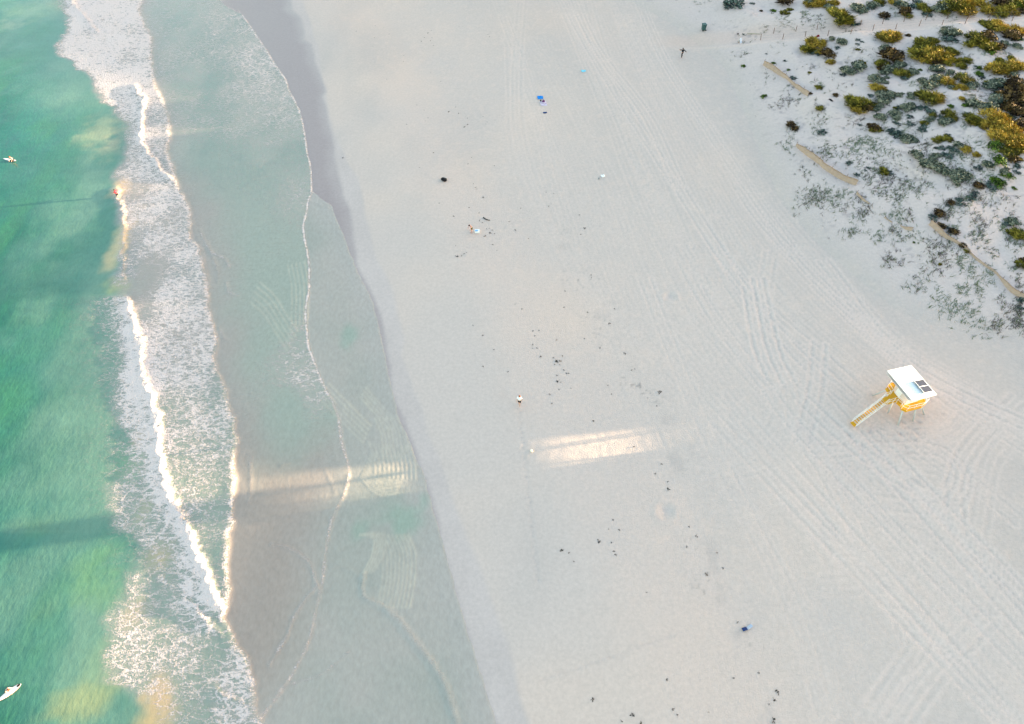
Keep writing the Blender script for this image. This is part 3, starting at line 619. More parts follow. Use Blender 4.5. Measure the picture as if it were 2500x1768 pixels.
# stairs
sa = Vector((-2.35, -.02, DK)); sb_ = Vector((-5.85, -.6, .05)); hd = (sb_ - sa).to_2d().normalized(); sd = Vector((-hd.y, hd.x))
ang = math.atan2(hd.y, hd.x)
tr = MB(); st = MB(); ra = MB()
for k in range(15):
    c = sa.lerp(sb_, (k + .5) / 15); tr.box(c, (.15, .62, .045), ang)
tr.box(sb_ + Vector((0, 0, .02)), (.4, .66, .08), ang)
for s in (-1, 1):
    o = Vector((sd.x, sd.y, 0)) * .34 * s
    st.tube([sa + o - Vector((0, 0, .05)), sb_ + o - Vector((0, 0, .0))], .03, 4)
    for h in (.5, .95):
        ra.tube([sa + o + Vector((0, 0, h)), sb_ + o + Vector((0, 0, h * .95))], .017, 6)
    for k in range(6):
        c = sa.lerp(sb_, k / 5.0) + o; ra.tube([c, c + Vector((0, 0, .95))], .015, 6)
tr.build('stair_tread', YEL, T0); st.build('stringer', WHITE, T0); ra.build('handrail', WHITE, T0)

# ------------------------------------------------------------------ labels from the nearest landmark, its side and the order outwards
ORD = ['nearest to', 'second nearest to', 'third nearest to', 'fourth nearest to', 'fifth nearest to', 'sixth nearest to', 'seventh nearest to', 'eighth nearest to', 'ninth nearest to', 'tenth nearest to', 'eleventh nearest to', 'twelfth nearest to']
SIDE = ['right of', 'above right of', 'above', 'above left of', 'left of', 'below left of', 'below', 'below right of']
def name_all(items, marks):
    """items: [object, px, py, phrase]; every label = look + side of a landmark + order outwards from it"""
    bins = {}
    for o, px, py, ph in items:
        L = min(marks, key=lambda m: (m[0] - px) ** 2 + (1.35 * (m[1] - py)) ** 2)
        a = int(round(math.atan2(-(py - L[1]) * 1.2, px - L[0]) / (math.pi / 4))) % 8
        bins.setdefault((L[2], a, ph), []).append((math.hypot(px - L[0], 1.35 * (py - L[1])), o))
    for (lm, a, ph), lst in bins.items():
        lst.sort(key=lambda t: t[0])
        for k, (_, o) in enumerate(lst):
            o['label'] = ph + ' ' + SIDE[a] + ' ' + lm if len(lst) == 1 else ph + ' ' + SIDE[a] + ' ' + lm + ', ' + (ORD[k].replace(' to', '') if k < len(lst) - 1 or k == 0 else 'farthest out')

# ------------------------------------------------------------------ sand fences of shade cloth and the wire fences along the path
CLOTH = mat('shade_cloth', alb(176, 172, 162), .9, .1, vary=.22, vscale=2.2, bump=.05, bscale=6)
POSTM = mat('weathered_post', alb(112, 100, 88), .85, .2, vary=.25, vscale=9)
def px1(pts, o=(1600, 0), k=2.538): return [(o[0] + x / k, o[1] + y / k) for x, y in pts]
def cloth_fence(base, hts, label, lean=.2):
    P = smooth_poly(np.array([at(px, py)[:2] for px, py in base]), .5); n = len(P)
    h = np.interp(np.linspace(0, 1, n), np.linspace(0, 1, len(hts)), hts)
    T = np.gradient(P, axis=0); T /= np.hypot(T[:, 0], T[:, 1])[:, None]; N = np.stack([-T[:, 1], T[:, 0]], 1)
    c = Vector((*P[n // 2], float(land(*P[n // 2])))); root = empty('sand_fence', c)
    tag(root, label, 'sand fence', 'shade cloth sand fences at the dune foot')
    rows = 4; V = []
    for side in (0, 1):
        for i in range(n):
            z0 = float(land(*P[i])) - .15
            for r in range(rows):
                t = r / (rows - 1); sag = .06 * math.sin(i * 1.7 + r) * t
                q = P[i] + N[i] * (h[i] * lean * t + sag + .02 * side)
                V.append((q[0] - c.x, q[1] - c.y, z0 + .15 * (1 if r else 0) + (.82 * h[i] * (1 + .05 * math.sin(i * .9))) * t - c.z))
    F = []
    for side in (0, 1):
        o = side * n * rows
        for i in range(n - 1):
            for r in range(rows - 1):
                a = o + i * rows + r; q = [a, a + rows, a + rows + 1, a + 1]; F.append(q if side else q[::-1])
    for i in range(n - 1):
        a = i * rows + rows - 1; b = a + n * rows; F.append([a, a + rows, b + rows, b])
    link('cloth', np_mesh('cloth', np.array(V), np.array(F), smooth=True), CLOTH, root)
    for i in range(0, n, 5):
        q = P[i] + N[i] * .08; z = float(land(*P[i])) - .2
        b = Vector((q[0] - c.x, q[1] - c.y, z - c.z)); e = b + Vector((N[i][0] * h[i] * lean, N[i][1] * h[i] * lean, h[i] + .32))
        MB().tube([b, e], .035, 6).build('post', POSTM, root)
    return root
cloth_fence(px1([(664, 404), (740, 452), (810, 492), (870, 548), (940, 597)]), [1.0, 1.25, .85, .55, .95, 1.0], 'tan shade cloth sand fence nearest the path, on the open beach edge of the dune')
cloth_fence(px1([(866, 905), (930, 962), (1000, 1012), (1060, 1062), (1130, 1104), (1240, 1152)]), [.6, 1.2, 1.1, 1.1, 1.1, 1.15], 'tan shade cloth sand fence across the middle of the dune foot, thickest at its end')
cloth_fence(px1([(1515, 485), (1620, 575), (1720, 625), (1830, 705), (1950, 805), (2050, 875), (2150, 1005), (2258, 1080)], (1800, 400), 3.25), [1.0, .9, .5, .45, .35, .35, .8, 1.0], 'longest tan shade cloth sand fence, running down to the right edge below the dune')
cloth_fence(px1([(938, 240), (985, 288), (1050, 322)], (1800, 400), 3.25), [.5, .4, .2], 'short half buried shade cloth fence stub in dune grass', .3)
cloth_fence(px1([(1290, 494), (1330, 522), (1382, 536)], (1800, 400), 3.25), [.15, .5, .75], 'tiny half buried wedge of tan shade cloth left of the longest sand fence', .3)
cloth_fence(px1([(1165, 432), (1225, 468)], (1800, 400), 3.25), [.25, .2], 'thin sliver of buried shade cloth showing through the sand', .3)
WIRE = mat('fence_wire', (.25, .24, .22), .5, .5, metal=.5)
def wire_fence(px, label):
    P = [at(*p) for p in px]; root = empty('wire_fence', P[0]); tag(root, label, 'fence', 'post and wire fences along the sandy path')
    c = P[0]; w = MB()
    for h in (.45, .9):
        w.tube([p - c + Vector((0, 0, h)) for p in P], .008, 4)
    w.build('wire', WIRE, root)
    for i, p in enumerate(P):
        b = p - c; MB().tube([b - Vector((0, 0, .3)), b + Vector((-.16 + .05 * math.sin(i * 2), .03 * math.cos(i), 1.1 + .1 * math.sin(i * 3)))], .06, 7, .05).build('post', POSTM, root)
wire_fence([(1857, 98), (1911, 96), (1966, 90), (2021, 88), (2077, 83), (2131, 75), (2187, 71), (2244, 64), (2300, 62), (2356, 59), (2412, 56), (2470, 53), (2530, 50)], 'post and wire fence along the lower, beachward side of the sandy path')
wire_fence([(1889, 82), (1943, 77), (1995, 72), (2046, 67), (2100, 62), (2155, 58), (2207, 53), (2260, 49), (2312, 46), (2363, 45), (2413, 43), (2465, 41), (2530, 39)], 'post and wire fence along the upper side of the sandy path')

# ------------------------------------------------------------------ dune plants
def leafmat(name, *cs):
    return [mat(name + w, alb(*c), .75, .15, vary=.2, vscale=1.5) for w, c in zip(('_light', '_mid', '_deep'), cs)]  # leaf tones mixed at random; palest stands in for lit tips, darkest for shade
def shrub_mesh(kind, seed):
    """unit shrub: radius 1, base at the origin"""
    r = np.random.default_rng(seed); V = []; F = []; M = []
    def leaf(c, n, size, m, asp=1.6):
        n = n / (np.linalg.norm(n) + 1e-9); a = np.cross(n, r.normal(size=3)); a /= np.linalg.norm(a) + 1e-9; b = np.cross(n, a); k = len(V)
        V.extend([c - a * size * asp / 2, c + b * size / 2, c + a * size * asp / 2, c - b * size / 2]); F.append([k, k + 1, k + 2, k + 3]); M.append(m)
    def blade(c, d, L, w, m):
        s = np.cross(d, [0, 0, 1.0]); s /= np.linalg.norm(s) + 1e-9; k = len(V); bend = np.array([d[0], d[1], -.5]) * L * .25
        V.extend([c - s * w, c + s * w, c + d * L * .6 + s * w * .7, c + d * L + bend]); F.append([k, k + 1, k + 2, k + 3]); M.append(m)
    if kind in ('C', 'B', 'T', 'D'):
        nl = {'C': 22, 'B': 12, 'T': 12, 'D': 16}[kind]; hgt = {'C': .62, 'B': .5, 'T': .42, 'D': .6}[kind]
        ang0 = r.random() * 6
        for i in range(nl):
            rad = (i / nl) ** .55 * (.78 if kind != 'T' else .95) ; th = ang0 + i * 2.4 + r.normal() * .25
            R_ = r.uniform(.2, .34) * (1 if kind != 'T' else .8) * (1 if kind != 'B' else 1.15)
            cx, cy = rad * math.cos(th), rad * math.sin(th) * r.uniform(.75, 1); cz = hgt * math.sqrt(max(0.02, 1 - .85 * rad ** 2)) * r.uniform(.7, 1.05) - R_ * .4
            tone = r.choice(3, p=[.3, .45, .25])
            for k in range({'C': 44, 'B': 50, 'T': 30, 'D': 34}[kind]):
                n = r.normal(size=3); n[2] = abs(n[2]) * .9 - .15; n /= np.linalg.norm(n)
                rr = R_ * r.uniform(.75, 1.08)
                leaf(np.array([cx, cy, max(.02, cz)]) + n * rr * np.array([1, 1, .95]), n + r.normal(size=3) * .45, r.uniform(.08, .15), int(np.clip(tone + r.choice([-1, 0, 0, 0, 1]), 0, 2)))
        for k in range(40 if kind in 'DT' else 12):
            th = r.random() * 6.28; L = r.uniform(.5, 1.05); blade(np.zeros(3), np.array([math.cos(th), math.sin(th), r.uniform(.1, .7)]), L, .012, 2)
    else:                                    # tussocky and bushy grass
        nt = 9; hgt = .55
        for i in range(nt * 3):
            rad = math.sqrt(r.random()) * .85; th = r.random() * 6.28; cx, cy = rad * math.cos(th), rad * math.sin(th) * .85
            tone = r.choice(3, p=[.35, .45, .2]); hh = hgt * math.sqrt(max(.1, 1 - rad ** 2)) * r.uniform(.75, 1.15)
            for k in range(34):
                p = np.array([cx + r.normal() * .12, cy + r.normal() * .12, hh * r.uniform(.1, .75)]); d = np.array([cx * .7 + r.normal() * .6, cy * .7 + r.normal() * .6, r.uniform(.35, 1.0)]); d /= np.linalg.norm(d)
                blade(p, d, r.uniform(.2, .46), r.uniform(.014, .03), int(np.clip(tone + r.choice([-1, 0, 0, 1]), 0, 2)))
    me = np_mesh('shrub', np.array(V), np.array(F), smooth=False); me.polygons.foreach_set('material_index', np.array(M, np.int32)); return me
KIND = {'C': ('cushion_shrub', 'grey green lumpy cushion shrub', leafmat('cushion', (152, 166, 148), (98, 120, 108), (46, 66, 60))),
        'T': ('low_shrub', 'teal green low shrub', leafmat('teal', (104, 134, 128), (76, 104, 102), (50, 70, 74))),
        'D': ('scrub_bush', 'dark brown scrub bush', leafmat('scrub', (104, 92, 56), (72, 64, 42), (40, 34, 26))),
        'B': ('leafy_clump', 'bright green leafy clump', leafmat('green', (98, 136, 44), (66, 100, 32), (36, 60, 22))),
        'G': ('grassy_bush', 'olive green grassy bush', leafmat('olive', (152, 156, 66), (108, 114, 44), (58, 68, 28))),
        'Y': ('grassy_bush', 'golden straw grassy bush', leafmat('straw', (188, 178, 80), (156, 146, 58), (96, 90, 38)))}
PROTO = {}
for k, (nm, ph, ms) in KIND.items():
    PROTO[k] = []
    for s in range(4):
        me = shrub_mesh(k, 100 + s * 7 + ord(k)); me.name = nm
        for m in ms: me.materials.append(m)
        PROTO[k].append(me)
SH = [('T', 490, 15, 55), ('T', 450, 40, 28), ('D', 800, 8, 40), ('T', 600, 20, 15), ('B', 730, 65, 18), ('G', 800, 82, 24), ('G', 830, 60, 18), ('D', 655, 68, 10), ('C', 965, 10, 40), ('Y', 1000, 10, 45), ('Y', 1035, 30, 26),
      ('G', 1145, 95, 62), ('G', 1170, 130, 50), ('C', 1090, 55, 28), ('Y', 1112, 15, 26), ('C', 1245, 50, 42), ('C', 1275, 68, 30), ('C', 1345, 36, 38), ('G', 1385, 10, 30), ('D', 1415, 98, 30), ('Y', 1478, 14, 28), ('C', 1520, 30, 40), ('D', 1540, 72, 40), ('G', 1560, 95, 24), ('T', 1610, 38, 34), ('G', 1668, 55, 34), ('T', 1690, 88, 24), ('T', 1630, 10, 30),
      ('C', 1775, 40, 42), ('G', 1840, 40, 62), ('D', 1850, 15, 40), ('Y', 1915, 60, 52), ('Y', 1905, 20, 50), ('Y', 2010, 20, 48), ('Y', 2060, 60, 40), ('G', 2130, 80, 40), ('Y', 2170, 60, 40), ('D', 2130, 18, 50), ('G', 2220, 25, 55), ('B', 2262, 25, 45), ('Y', 2215, 78, 28), ('D', 2275, 75, 24),
      ('G', 945, 300, 42), ('Y', 995, 270, 48), ('T', 985, 320, 34), ('Y', 1020, 325, 28), ('D', 1065, 335, 44), ('Y', 1085, 382, 24), ('C', 1155, 260, 32), ('C', 1090, 240, 22), ('T', 1255, 245, 16), ('T', 1285, 258, 12), ('T', 1255, 272, 14), ('G', 1256, 306, 11), ('T', 1130, 295, 18),
      ('Y', 1450, 225, 52), ('G', 1420, 235, 42), ('Y', 1490, 220, 30), ('D', 1565, 220, 16), ('C', 1408, 300, 28), ('C', 1415, 320, 24), ('G', 1690, 285, 60), ('G', 1650, 330, 62), ('Y', 1730, 340, 66), ('G', 1790, 370, 52), ('Y', 1660, 370, 46), ('G', 1710, 250, 32), ('D', 1735, 385, 36), ('G', 1845, 325, 28),
      ('C', 1795, 200, 34), ('C', 1850, 205, 40), ('B', 1870, 200, 24), ('T', 1825, 235, 44), ('Y', 2120, 165, 50), ('G', 2080, 165, 40), ('Y', 2215, 190, 48), ('D', 2200, 225, 50), ('G', 1985, 235, 50), ('D', 2050, 230, 50), ('Y', 2030, 270, 34), ('G', 2070, 290, 44), ('B', 2082, 322, 28), ('C', 2160, 272, 28), ('C', 2235, 285, 25), ('B', 2250, 240, 24), ('D', 2120, 290, 36),
      ('D', 1450, 345, 60), ('D', 1500, 340, 34), ('C', 1440, 430, 40), ('G', 1408, 392, 34), ('C', 1510, 402, 36), ('G', 1530, 452, 40), ('D', 1400, 425, 28), ('C', 1180, 435, 38), ('C', 1255, 412, 46), ('Y', 1285, 400, 20), ('C', 1215, 448, 28), ('T', 1165, 460, 20), ('C', 1740, 428, 42), ('G', 1920, 375, 30), ('G', 1895, 405, 28), ('B', 2005, 418, 20), ('B', 2005, 456, 26), ('Y', 2110, 420, 54), ('Y', 2160, 440, 40), ('Y', 2210, 400, 50), ('Y', 2262, 415, 44), ('C', 2215, 467, 28),
      ('C', 1600, 447, 28), ('B', 1640, 432, 14), ('C', 1355, 492, 44), ('C', 1395, 500, 30), ('C', 1435, 480, 16), ('C', 1740, 485, 40), ('C', 1690, 530, 50), ('C', 1720, 515, 30), ('Y', 1795, 500, 42), ('G', 1905, 488, 44), ('Y', 1890, 538, 30), ('C', 1958, 532, 36), ('C', 1828, 540, 20), ('C', 1828, 448, 26),
      ('Y', 1385, 548, 40), ('C', 1405, 620, 46), ('C', 1385, 660, 30), ('C', 1452, 588, 36), ('C', 1505, 590, 22), ('G', 1220, 630, 48), ('G', 1275, 640, 54), ('Y', 1262, 680, 34), ('D', 1310, 670, 34), ('C', 1365, 678, 22), ('C', 1390, 725, 38), ('C', 1478, 702, 36), ('C', 1545, 668, 36), ('C', 1580, 655, 30), ('C', 1580, 603, 24), ('T', 1577, 720, 22), ('T', 1515, 662, 22), ('T', 1335, 590, 18),
      ('G', 1680, 605, 52), ('Y', 1740, 600, 44), ('T', 1660, 668, 32), ('T', 1710, 690, 30), ('C', 1710, 735, 24), ('G', 1820, 712, 44), ('C', 1775, 758, 34), ('C', 1810, 750, 34), ('B', 1830, 657, 20), ('G', 1670, 760, 20), ('Y', 1902, 612, 18), ('B', 1925, 650, 24), ('T', 1580, 765, 24), ('T', 1505, 765, 20),
      ('C', 2120, 520, 50), ('G', 2080, 518, 30), ('D', 2220, 540, 72), ('D', 2180, 610, 66), ('D', 2260, 620, 66), ('D', 2200, 670, 62), ('D', 2265, 700, 52), ('C', 2105, 612, 46), ('Y', 2160, 520, 28),
      ('C', 1985, 648, 44), ('C', 2060, 665, 50), ('Y', 2080, 715, 56), ('Y', 2125, 770, 62), ('Y', 2060, 770, 44), ('Y', 2180, 800, 62), ('D', 2250, 780, 52), ('Y', 2130, 850, 54), ('Y', 2200, 870, 56), ('Y', 2260, 860, 46), ('G', 1950, 735, 44), ('G', 2000, 745, 34), ('B', 2098, 902, 46), ('B', 2130, 992, 48), ('G', 2190, 945, 42), ('D', 2210, 985, 34), ('Y', 2252, 985, 18), ('G', 2255, 930, 36),
      ('T', 1470, 812, 40), ('T', 1500, 830, 40), ('C', 1556, 862, 42), ('D', 1350, 790, 34), ('G', 1375, 800, 26), ('T', 1035, 815, 30), ('T', 1265, 770, 14), ('D', 835, 770, 26), ('D', 862, 797, 22), ('T', 1655, 800, 28), ('G', 1755, 865, 30), ('G', 1810, 858, 28),
      ('C', 1612, 957, 38), ('C', 1738, 965, 28), ('C', 1875, 900, 32), ('T', 1850, 925, 28), ('Y', 1930, 930, 30), ('Y', 1992, 955, 22), ('T', 1770, 915, 28), ('T', 1820, 960, 30), ('C', 1672, 1010, 40), ('C', 1705, 1005, 30), ('C', 1740, 1035, 44), ('C', 1785, 1062, 40), ('C', 1845, 1075, 40), ('C', 1860, 1110, 44), ('C', 1905, 1090, 44), ('C', 2055, 1018, 36), ('T', 2000, 1035, 28),
      ('B', 2100, 1115, 38), ('B', 2135, 1140, 36), ('B', 2180, 1085, 36), ('C', 2160, 1065, 26), ('T', 2232, 1062, 20), ('B', 2222, 1165, 16), ('T', 2085, 1160, 30), ('T', 2240, 1020, 22),
      ('T', 1200, 1008, 24), ('G', 1415, 1060, 30), ('T', 1322, 1038, 14), ('T', 1302, 1054, 12), ('T', 1255, 1080, 18), ('B', 670, 595, 20), ('B', 732, 390, 14), ('B', 825, 432, 13), ('B', 545, 408, 16), ('T', 855, 480, 22), ('T', 547, 210, 9), ('D', 512, 210, 6), ('D', 1115, 590, 18), ('G', 1025, 670, 22), ('G', 1010, 540, 18), ('B', 1603, 1500, 10),
      ('C', 2210, 1375, 36), ('T', 2170, 1380, 28), ('G', 2265, 1455, 46), ('D', 1755, 1320, 34), ('T', 1720, 1345, 34), ('D', 1830, 1255, 24), ('T', 1890, 1255, 30), ('D', 1770, 1400, 26), ('D', 1845, 1435, 30), ('D', 1900, 1520, 22), ('G', 1930, 1550, 18), ('D', 2000, 1150, 30), ('T', 1960, 1215, 34), ('D', 960, 1010 - 430, 12), ('T', 690, 332, 8), ('T', 805, 375, 12), ('G', 955, 450, 10), ('T', 1590, 590 - 240, 10), ('G', 1765, 1505 + 130, 12),
      ('G', 2270, 1640, 34), ('D', 2275, 1610, 22), ('T', 2270, 1830, 34), ('T', 2260, 1900, 22)]
LM_D = [(1915, 190, 'the upper sand fence'), (2015, 405, 'the middle sand fence'), (2330, 590, 'the longest sand fence'), (1717, 67, 'the green bin'), (2030, 245, 'the two black sandals'), (2190, 80, 'the mid path fences'), (1960, 88, "the path's beach end"), (2400, 55, "the path's far end"),
        (2460, 240, 'the right edge dark thicket'), (2440, 320, 'the big golden thicket'), (2270, 130, 'the widest olive bush'), (2300, 420, 'the cushion shrub row'), (2270, 255, 'the bare sunlit sand'), (2180, 180, 'the clearing in mid dune'), (2400, 170, 'the right hand bushes')]
RX = random.Random(21); extra = []
for k, x, y, r in SH:
    if x < 1280 and y > 150 or r < 20: continue
    for _ in range(RX.choice([0, 1, 1])):
        a = RX.uniform(0, 6.28); extra.append((RX.choice({'C': 'CCT', 'T': 'TTG', 'D': 'DGT', 'B': 'BTT', 'G': 'GGT', 'Y': 'YGG'}[k]), x + math.cos(a) * r * 1.15, y + math.sin(a) * r * .8, RX.uniform(12, .85 * r)))
SH = SH + extra
items = []; RS = random.Random(5)
for i, (k, x, y, r) in enumerate(SH):
    px, py = 1600 + x / 2.538, y / 2.538; rp = r / 2.538
    nm, ph, ms = KIND[k]
    p = at(px, py); depth = Vector((p.x, p.y, p.z - CAM_H)).dot(Vector(_f)); R_ = rp * depth / FPX * (1.22 if k in 'GYD' else 1.13)
    hf = {'C': 1.0, 'B': .9, 'T': .8, 'D': 1.1, 'G': 1.1, 'Y': 1.1}[k]
    p = at(px, py + rp * .25)
    o = bpy.data.objects.new(nm, PROTO[k][i % 4]); COL.objects.link(o)
    o.location = (p.x, p.y, p.z - .05); o.rotation_euler = (0, 0, RS.uniform(0, 6.28)); o.scale = (R_ * 1.12, R_ * RS.uniform(.9, 1.2), R_ * hf)
    size = 'tiny' if R_ < .7 else 'small' if R_ < 1.4 else 'medium' if R_ < 2.4 else 'large'
    tag(o, None, 'shrub' if k in 'CTD' else 'bush', 'shrubs and bushes on the dune')
    items.append((o, px, py, size + ' ' + ph))
name_all(items, LM_D)

# trailing dune grass and litter: nobody could count it
gr = np.random.default_rng(3)
ELL = [(px, py, rx, ry, n) for px, py, rx, ry, n in [(1600 + x / 2.538, y / 2.538, a / 2.538, b / 2.538, n) for x, y, a, b, n in
       [(790, 640, 90, 30, 46), (850, 790, 40, 30, 30), (1010, 540, 40, 40, 24), (1020, 690, 40, 60, 34), (1240, 735, 60, 50, 40), (1030, 765, 120, 50, 44), (1270, 900, 140, 50, 130), (1060, 940, 80, 45, 70), (1350, 930, 80, 60, 60), (1400, 1060, 120, 60, 80), (1240, 1000, 60, 60, 26), (990, 1215, 90, 50, 80),
        (925, 1070, 50, 30, 18), (815, 915, 40, 40, 22), (1150, 1200, 100, 40, 36), (1290, 1260, 50, 60, 40), (1480, 1130, 120, 60, 70), (1330, 1130, 60, 60, 44), (830, 870, 60, 30, 20), (800, 150, 70, 30, 24), (810, 130, 80, 50, 26), (930, 110, 40, 60, 34), (1030, 130, 30, 40, 24), (690, 170, 40, 20, 12), (300, 10, 90, 25, 14), (560, 250, 60, 60, 10), (760, 280, 60, 30, 10), (540, 350, 50, 50, 16), (830, 560, 60, 40, 10), (700, 480, 80, 40, 10), (940, 430, 60, 40, 10), (1060, 350, 50, 40, 14), (1240, 340, 60, 50, 14), (1330, 370, 50, 60, 26), (1100, 420, 60, 50, 14),
        (900, 610, 80, 30, 12), (1150, 560, 90, 50, 14), (1560, 520, 60, 30, 10), (1600, 760, 70, 20, 24), (1500, 970, 60, 60, 30), (1680, 900, 90, 50, 40), (1860, 980, 120, 60, 60), (1950, 1000, 60, 50, 24), (1960, 1150, 80, 90, 90), (2100, 1230, 120, 80, 40), (1990, 880, 60, 40, 20), (1650, 1180, 120, 60, 40), (2200, 1250, 80, 80, 22), (2150, 980, 60, 60, 14), (2000, 580, 80, 40, 14), (1950, 700, 60, 40, 12), (1550, 340, 60, 40, 18)]]] + \
      [(1800 + x / 3.25, 400 + y / 3.25, a / 3.25, b / 3.25, n) for x, y, a, b, n in
       [(610, 270, 120, 80, 90), (770, 300, 60, 60, 34), (830, 350, 90, 40, 22), (900, 545, 70, 30, 30), (1000, 380, 60, 60, 36), (1250, 270, 120, 60, 46), (1270, 410, 110, 60, 60), (1110, 570, 60, 40, 30), (1245, 540, 50, 50, 34), (1340, 575, 60, 25, 22), (1380, 180, 150, 60, 50), (1220, 765, 110, 45, 46), (1590, 660, 130, 70, 100), (1600, 790, 150, 60, 60), (1780, 770, 80, 60, 46),
        (1870, 850, 90, 60, 46), (1900, 570, 80, 70, 56), (1920, 450, 70, 60, 40), (1780, 1010, 60, 40, 30), (1920, 1010, 40, 50, 20), (1650, 1120, 110, 60, 54), (1830, 1210, 150, 80, 90), (2060, 1285, 80, 30, 36), (2110, 1120, 40, 70, 30), (1450, 960, 130, 60, 40), (2000, 880, 40, 50, 24), (2230, 1170, 60, 60, 60), (2230, 1270, 60, 50, 60), (1640, 400, 60, 50, 36), (1380, 400, 60, 40, 20), (2090, 480, 50, 40, 24), (2240, 960, 50, 60, 20), (2000, 700, 60, 60, 14), (1450, 560, 60, 50, 14), (950, 440, 80, 50, 18), (1740, 330, 90, 60, 40), (2180, 640, 60, 60, 24)]]
for k, x, y, r in SH:
    if x > 1100 and r > 22 and gr.random() < .55: ELL.append((1600 + (x + gr.normal() * r) / 2.538, (y + gr.normal() * r * .8) / 2.538, r * .55, r * .4, 16))
GV, GF, GM = [], [], []
def tuft(x, y, tone, s=1.0):
    z = float(land(x, y)); base = gr.normal(.85, .3)
    for b in range(int(gr.integers(5, 10))):
        th = base + gr.normal() * .38 + (math.pi if gr.random() < .3 else 0); L = gr.uniform(.25, .8) * s; w = gr.uniform(.014, .034) * s; up = gr.uniform(.04, .35)
        d = np.array([math.cos(th), math.sin(th), up]); sd = np.array([-math.sin(th), math.cos(th), 0]) * w; o = np.array([x + gr.normal() * .12, y + gr.normal() * .12, z]); k = len(GV)
        GV.extend([o - sd, o + sd, o + d * L * .6 + sd * .8, o + d * L - np.array([0, 0, .06])]); GF.append([k, k + 1, k + 2, k + 3]); GM.append(int(np.clip(tone + gr.integers(-1, 2), 0, 2)))
for px, py, rx, ry, n in ELL:
    c = at(px, py); sc_ = Vector((c.x, c.y, c.z - CAM_H)).dot(Vector(_f)) / FPX; sy_ = sc_ / max(.35, (CAM_H - c.z) / math.hypot(c.x, c.y, CAM_H - c.z) if False else .5)
    tone = gr.integers(0, 3)
    for k in range(int(n * .95)):
        u, v = gr.normal() * .5, gr.normal() * .5; tuft(c.x + u * rx * sc_ , c.y + v * ry * sy_ + .15 * u * rx * sc_, tone, gr.uniform(.7, 1.2))
for k in range(1500):                                            # thin scatter over the whole dune foot
    x = gr.uniform(28, 118); y = gr.uniform(52, 172); t = float(toe_dist(x, y))
    if t < 1 or abs(y - float(_pf(x))) < 3.6 or gr.random() > .25 + .5 * float(noise(x, y, 9, 2)) + .25: continue
    tuft(x, y, 2 if gr.random() < .5 else 0, gr.uniform(.3, .6))
g_me = np_mesh('dune_grass', np.array(GV), np.array(GF), smooth=False); g_me.polygons.foreach_set('material_index', np.array(GM, np.int32))
tag(link('dune_grass', g_me, [mat('grass_teal', alb(122, 146, 128), .8, .1), mat('grass_olive', alb(108, 128, 92), .8, .1), mat('grass_dry', alb(112, 110, 112), .8, .1)]), 'sparse trailing dune grass and dry litter scattered over the dune foot', 'dune grass', kind='stuff')

# ------------------------------------------------------------------ people
SKIN = mat('skin', (.55, .33, .24), .6, .3, vary=.08); SKINP = mat('pink_skin', (.62, .34, .27), .6, .3, vary=.08)
HAIR = mat('dark_hair', (.03, .02, .016), .7, .2, vary=.3); HAIRR = mat('red_brown_hair', (.16, .05, .025), .7, .2, vary=.3)
BLACKC = mat('black_cloth', (.012, .012, .016), .8, .2, vary=.3); WHITEC = mat('white_cotton', (.82, .82, .82), .85, .1, vary=.05)
OLIVE = mat('olive_shorts', (.13, .12, .03), .85, .1, vary=.3); REDC = mat('red_rash_shirt', (.55, .03, .05), .7, .2, vary=.2)
BASE = dict(pelvis=(0, 0, .95), chest=(0, 0, 1.34), neck=(0, 0, 1.5), head=(0, .02, 1.63), top=(0, .02, 1.72), shL=(-.18, 0, 1.43), shR=(.18, 0, 1.43), elL=(-.24, 0, 1.14), elR=(.24, 0, 1.14), wrL=(-.25, .06, .88), wrR=(.25, .06, .88),
            hipL=(-.09, 0, .9), hipR=(.09, 0, .9), knL=(-.1, .02, .5), knR=(.1, .02, .5), anL=(-.1, 0, .08), anR=(.1, 0, .08), toL=(-.1, .18, .03), toR=(.1, .18, .03))
RAD = dict(pelvis=.15, chest=.155, neck=.055, head=.1, top=.07, sh=.065, el=.045, wr=.03, hip=.1, kn=.06, an=.042, to=.032)
EDG = [('pelvis', 'chest'), ('chest', 'neck'), ('neck', 'head'), ('head', 'top')] + [e for s in 'LR' for e in (('chest', 'sh' + s), ('sh' + s, 'el' + s), ('el' + s, 'wr' + s), ('pelvis', 'hip' + s), ('hip' + s, 'kn' + s), ('kn' + s, 'an' + s), ('an' + s, 'to' + s))]
def skinned(name, pts, rads, edges, m, parent, root=0):
    me = bpy.data.meshes.new(name); me.from_pydata([tuple(p) for p in pts], edges, [])
    o = link(name, me, m, parent); md = o.modifiers.new('skin', 'SKIN'); md.use_smooth_shade = True
    lay = me.skin_vertices[0] if me.skin_vertices else None
    for i, r in enumerate(rads):
        v = lay.data[i]; v.radius = (r, r) if not isinstance(r, tuple) else r; v.use_root = (i == root)
    sb = o.modifiers.new('sub', 'SUBSURF'); sb.levels = sb.render_levels = 1
    return o
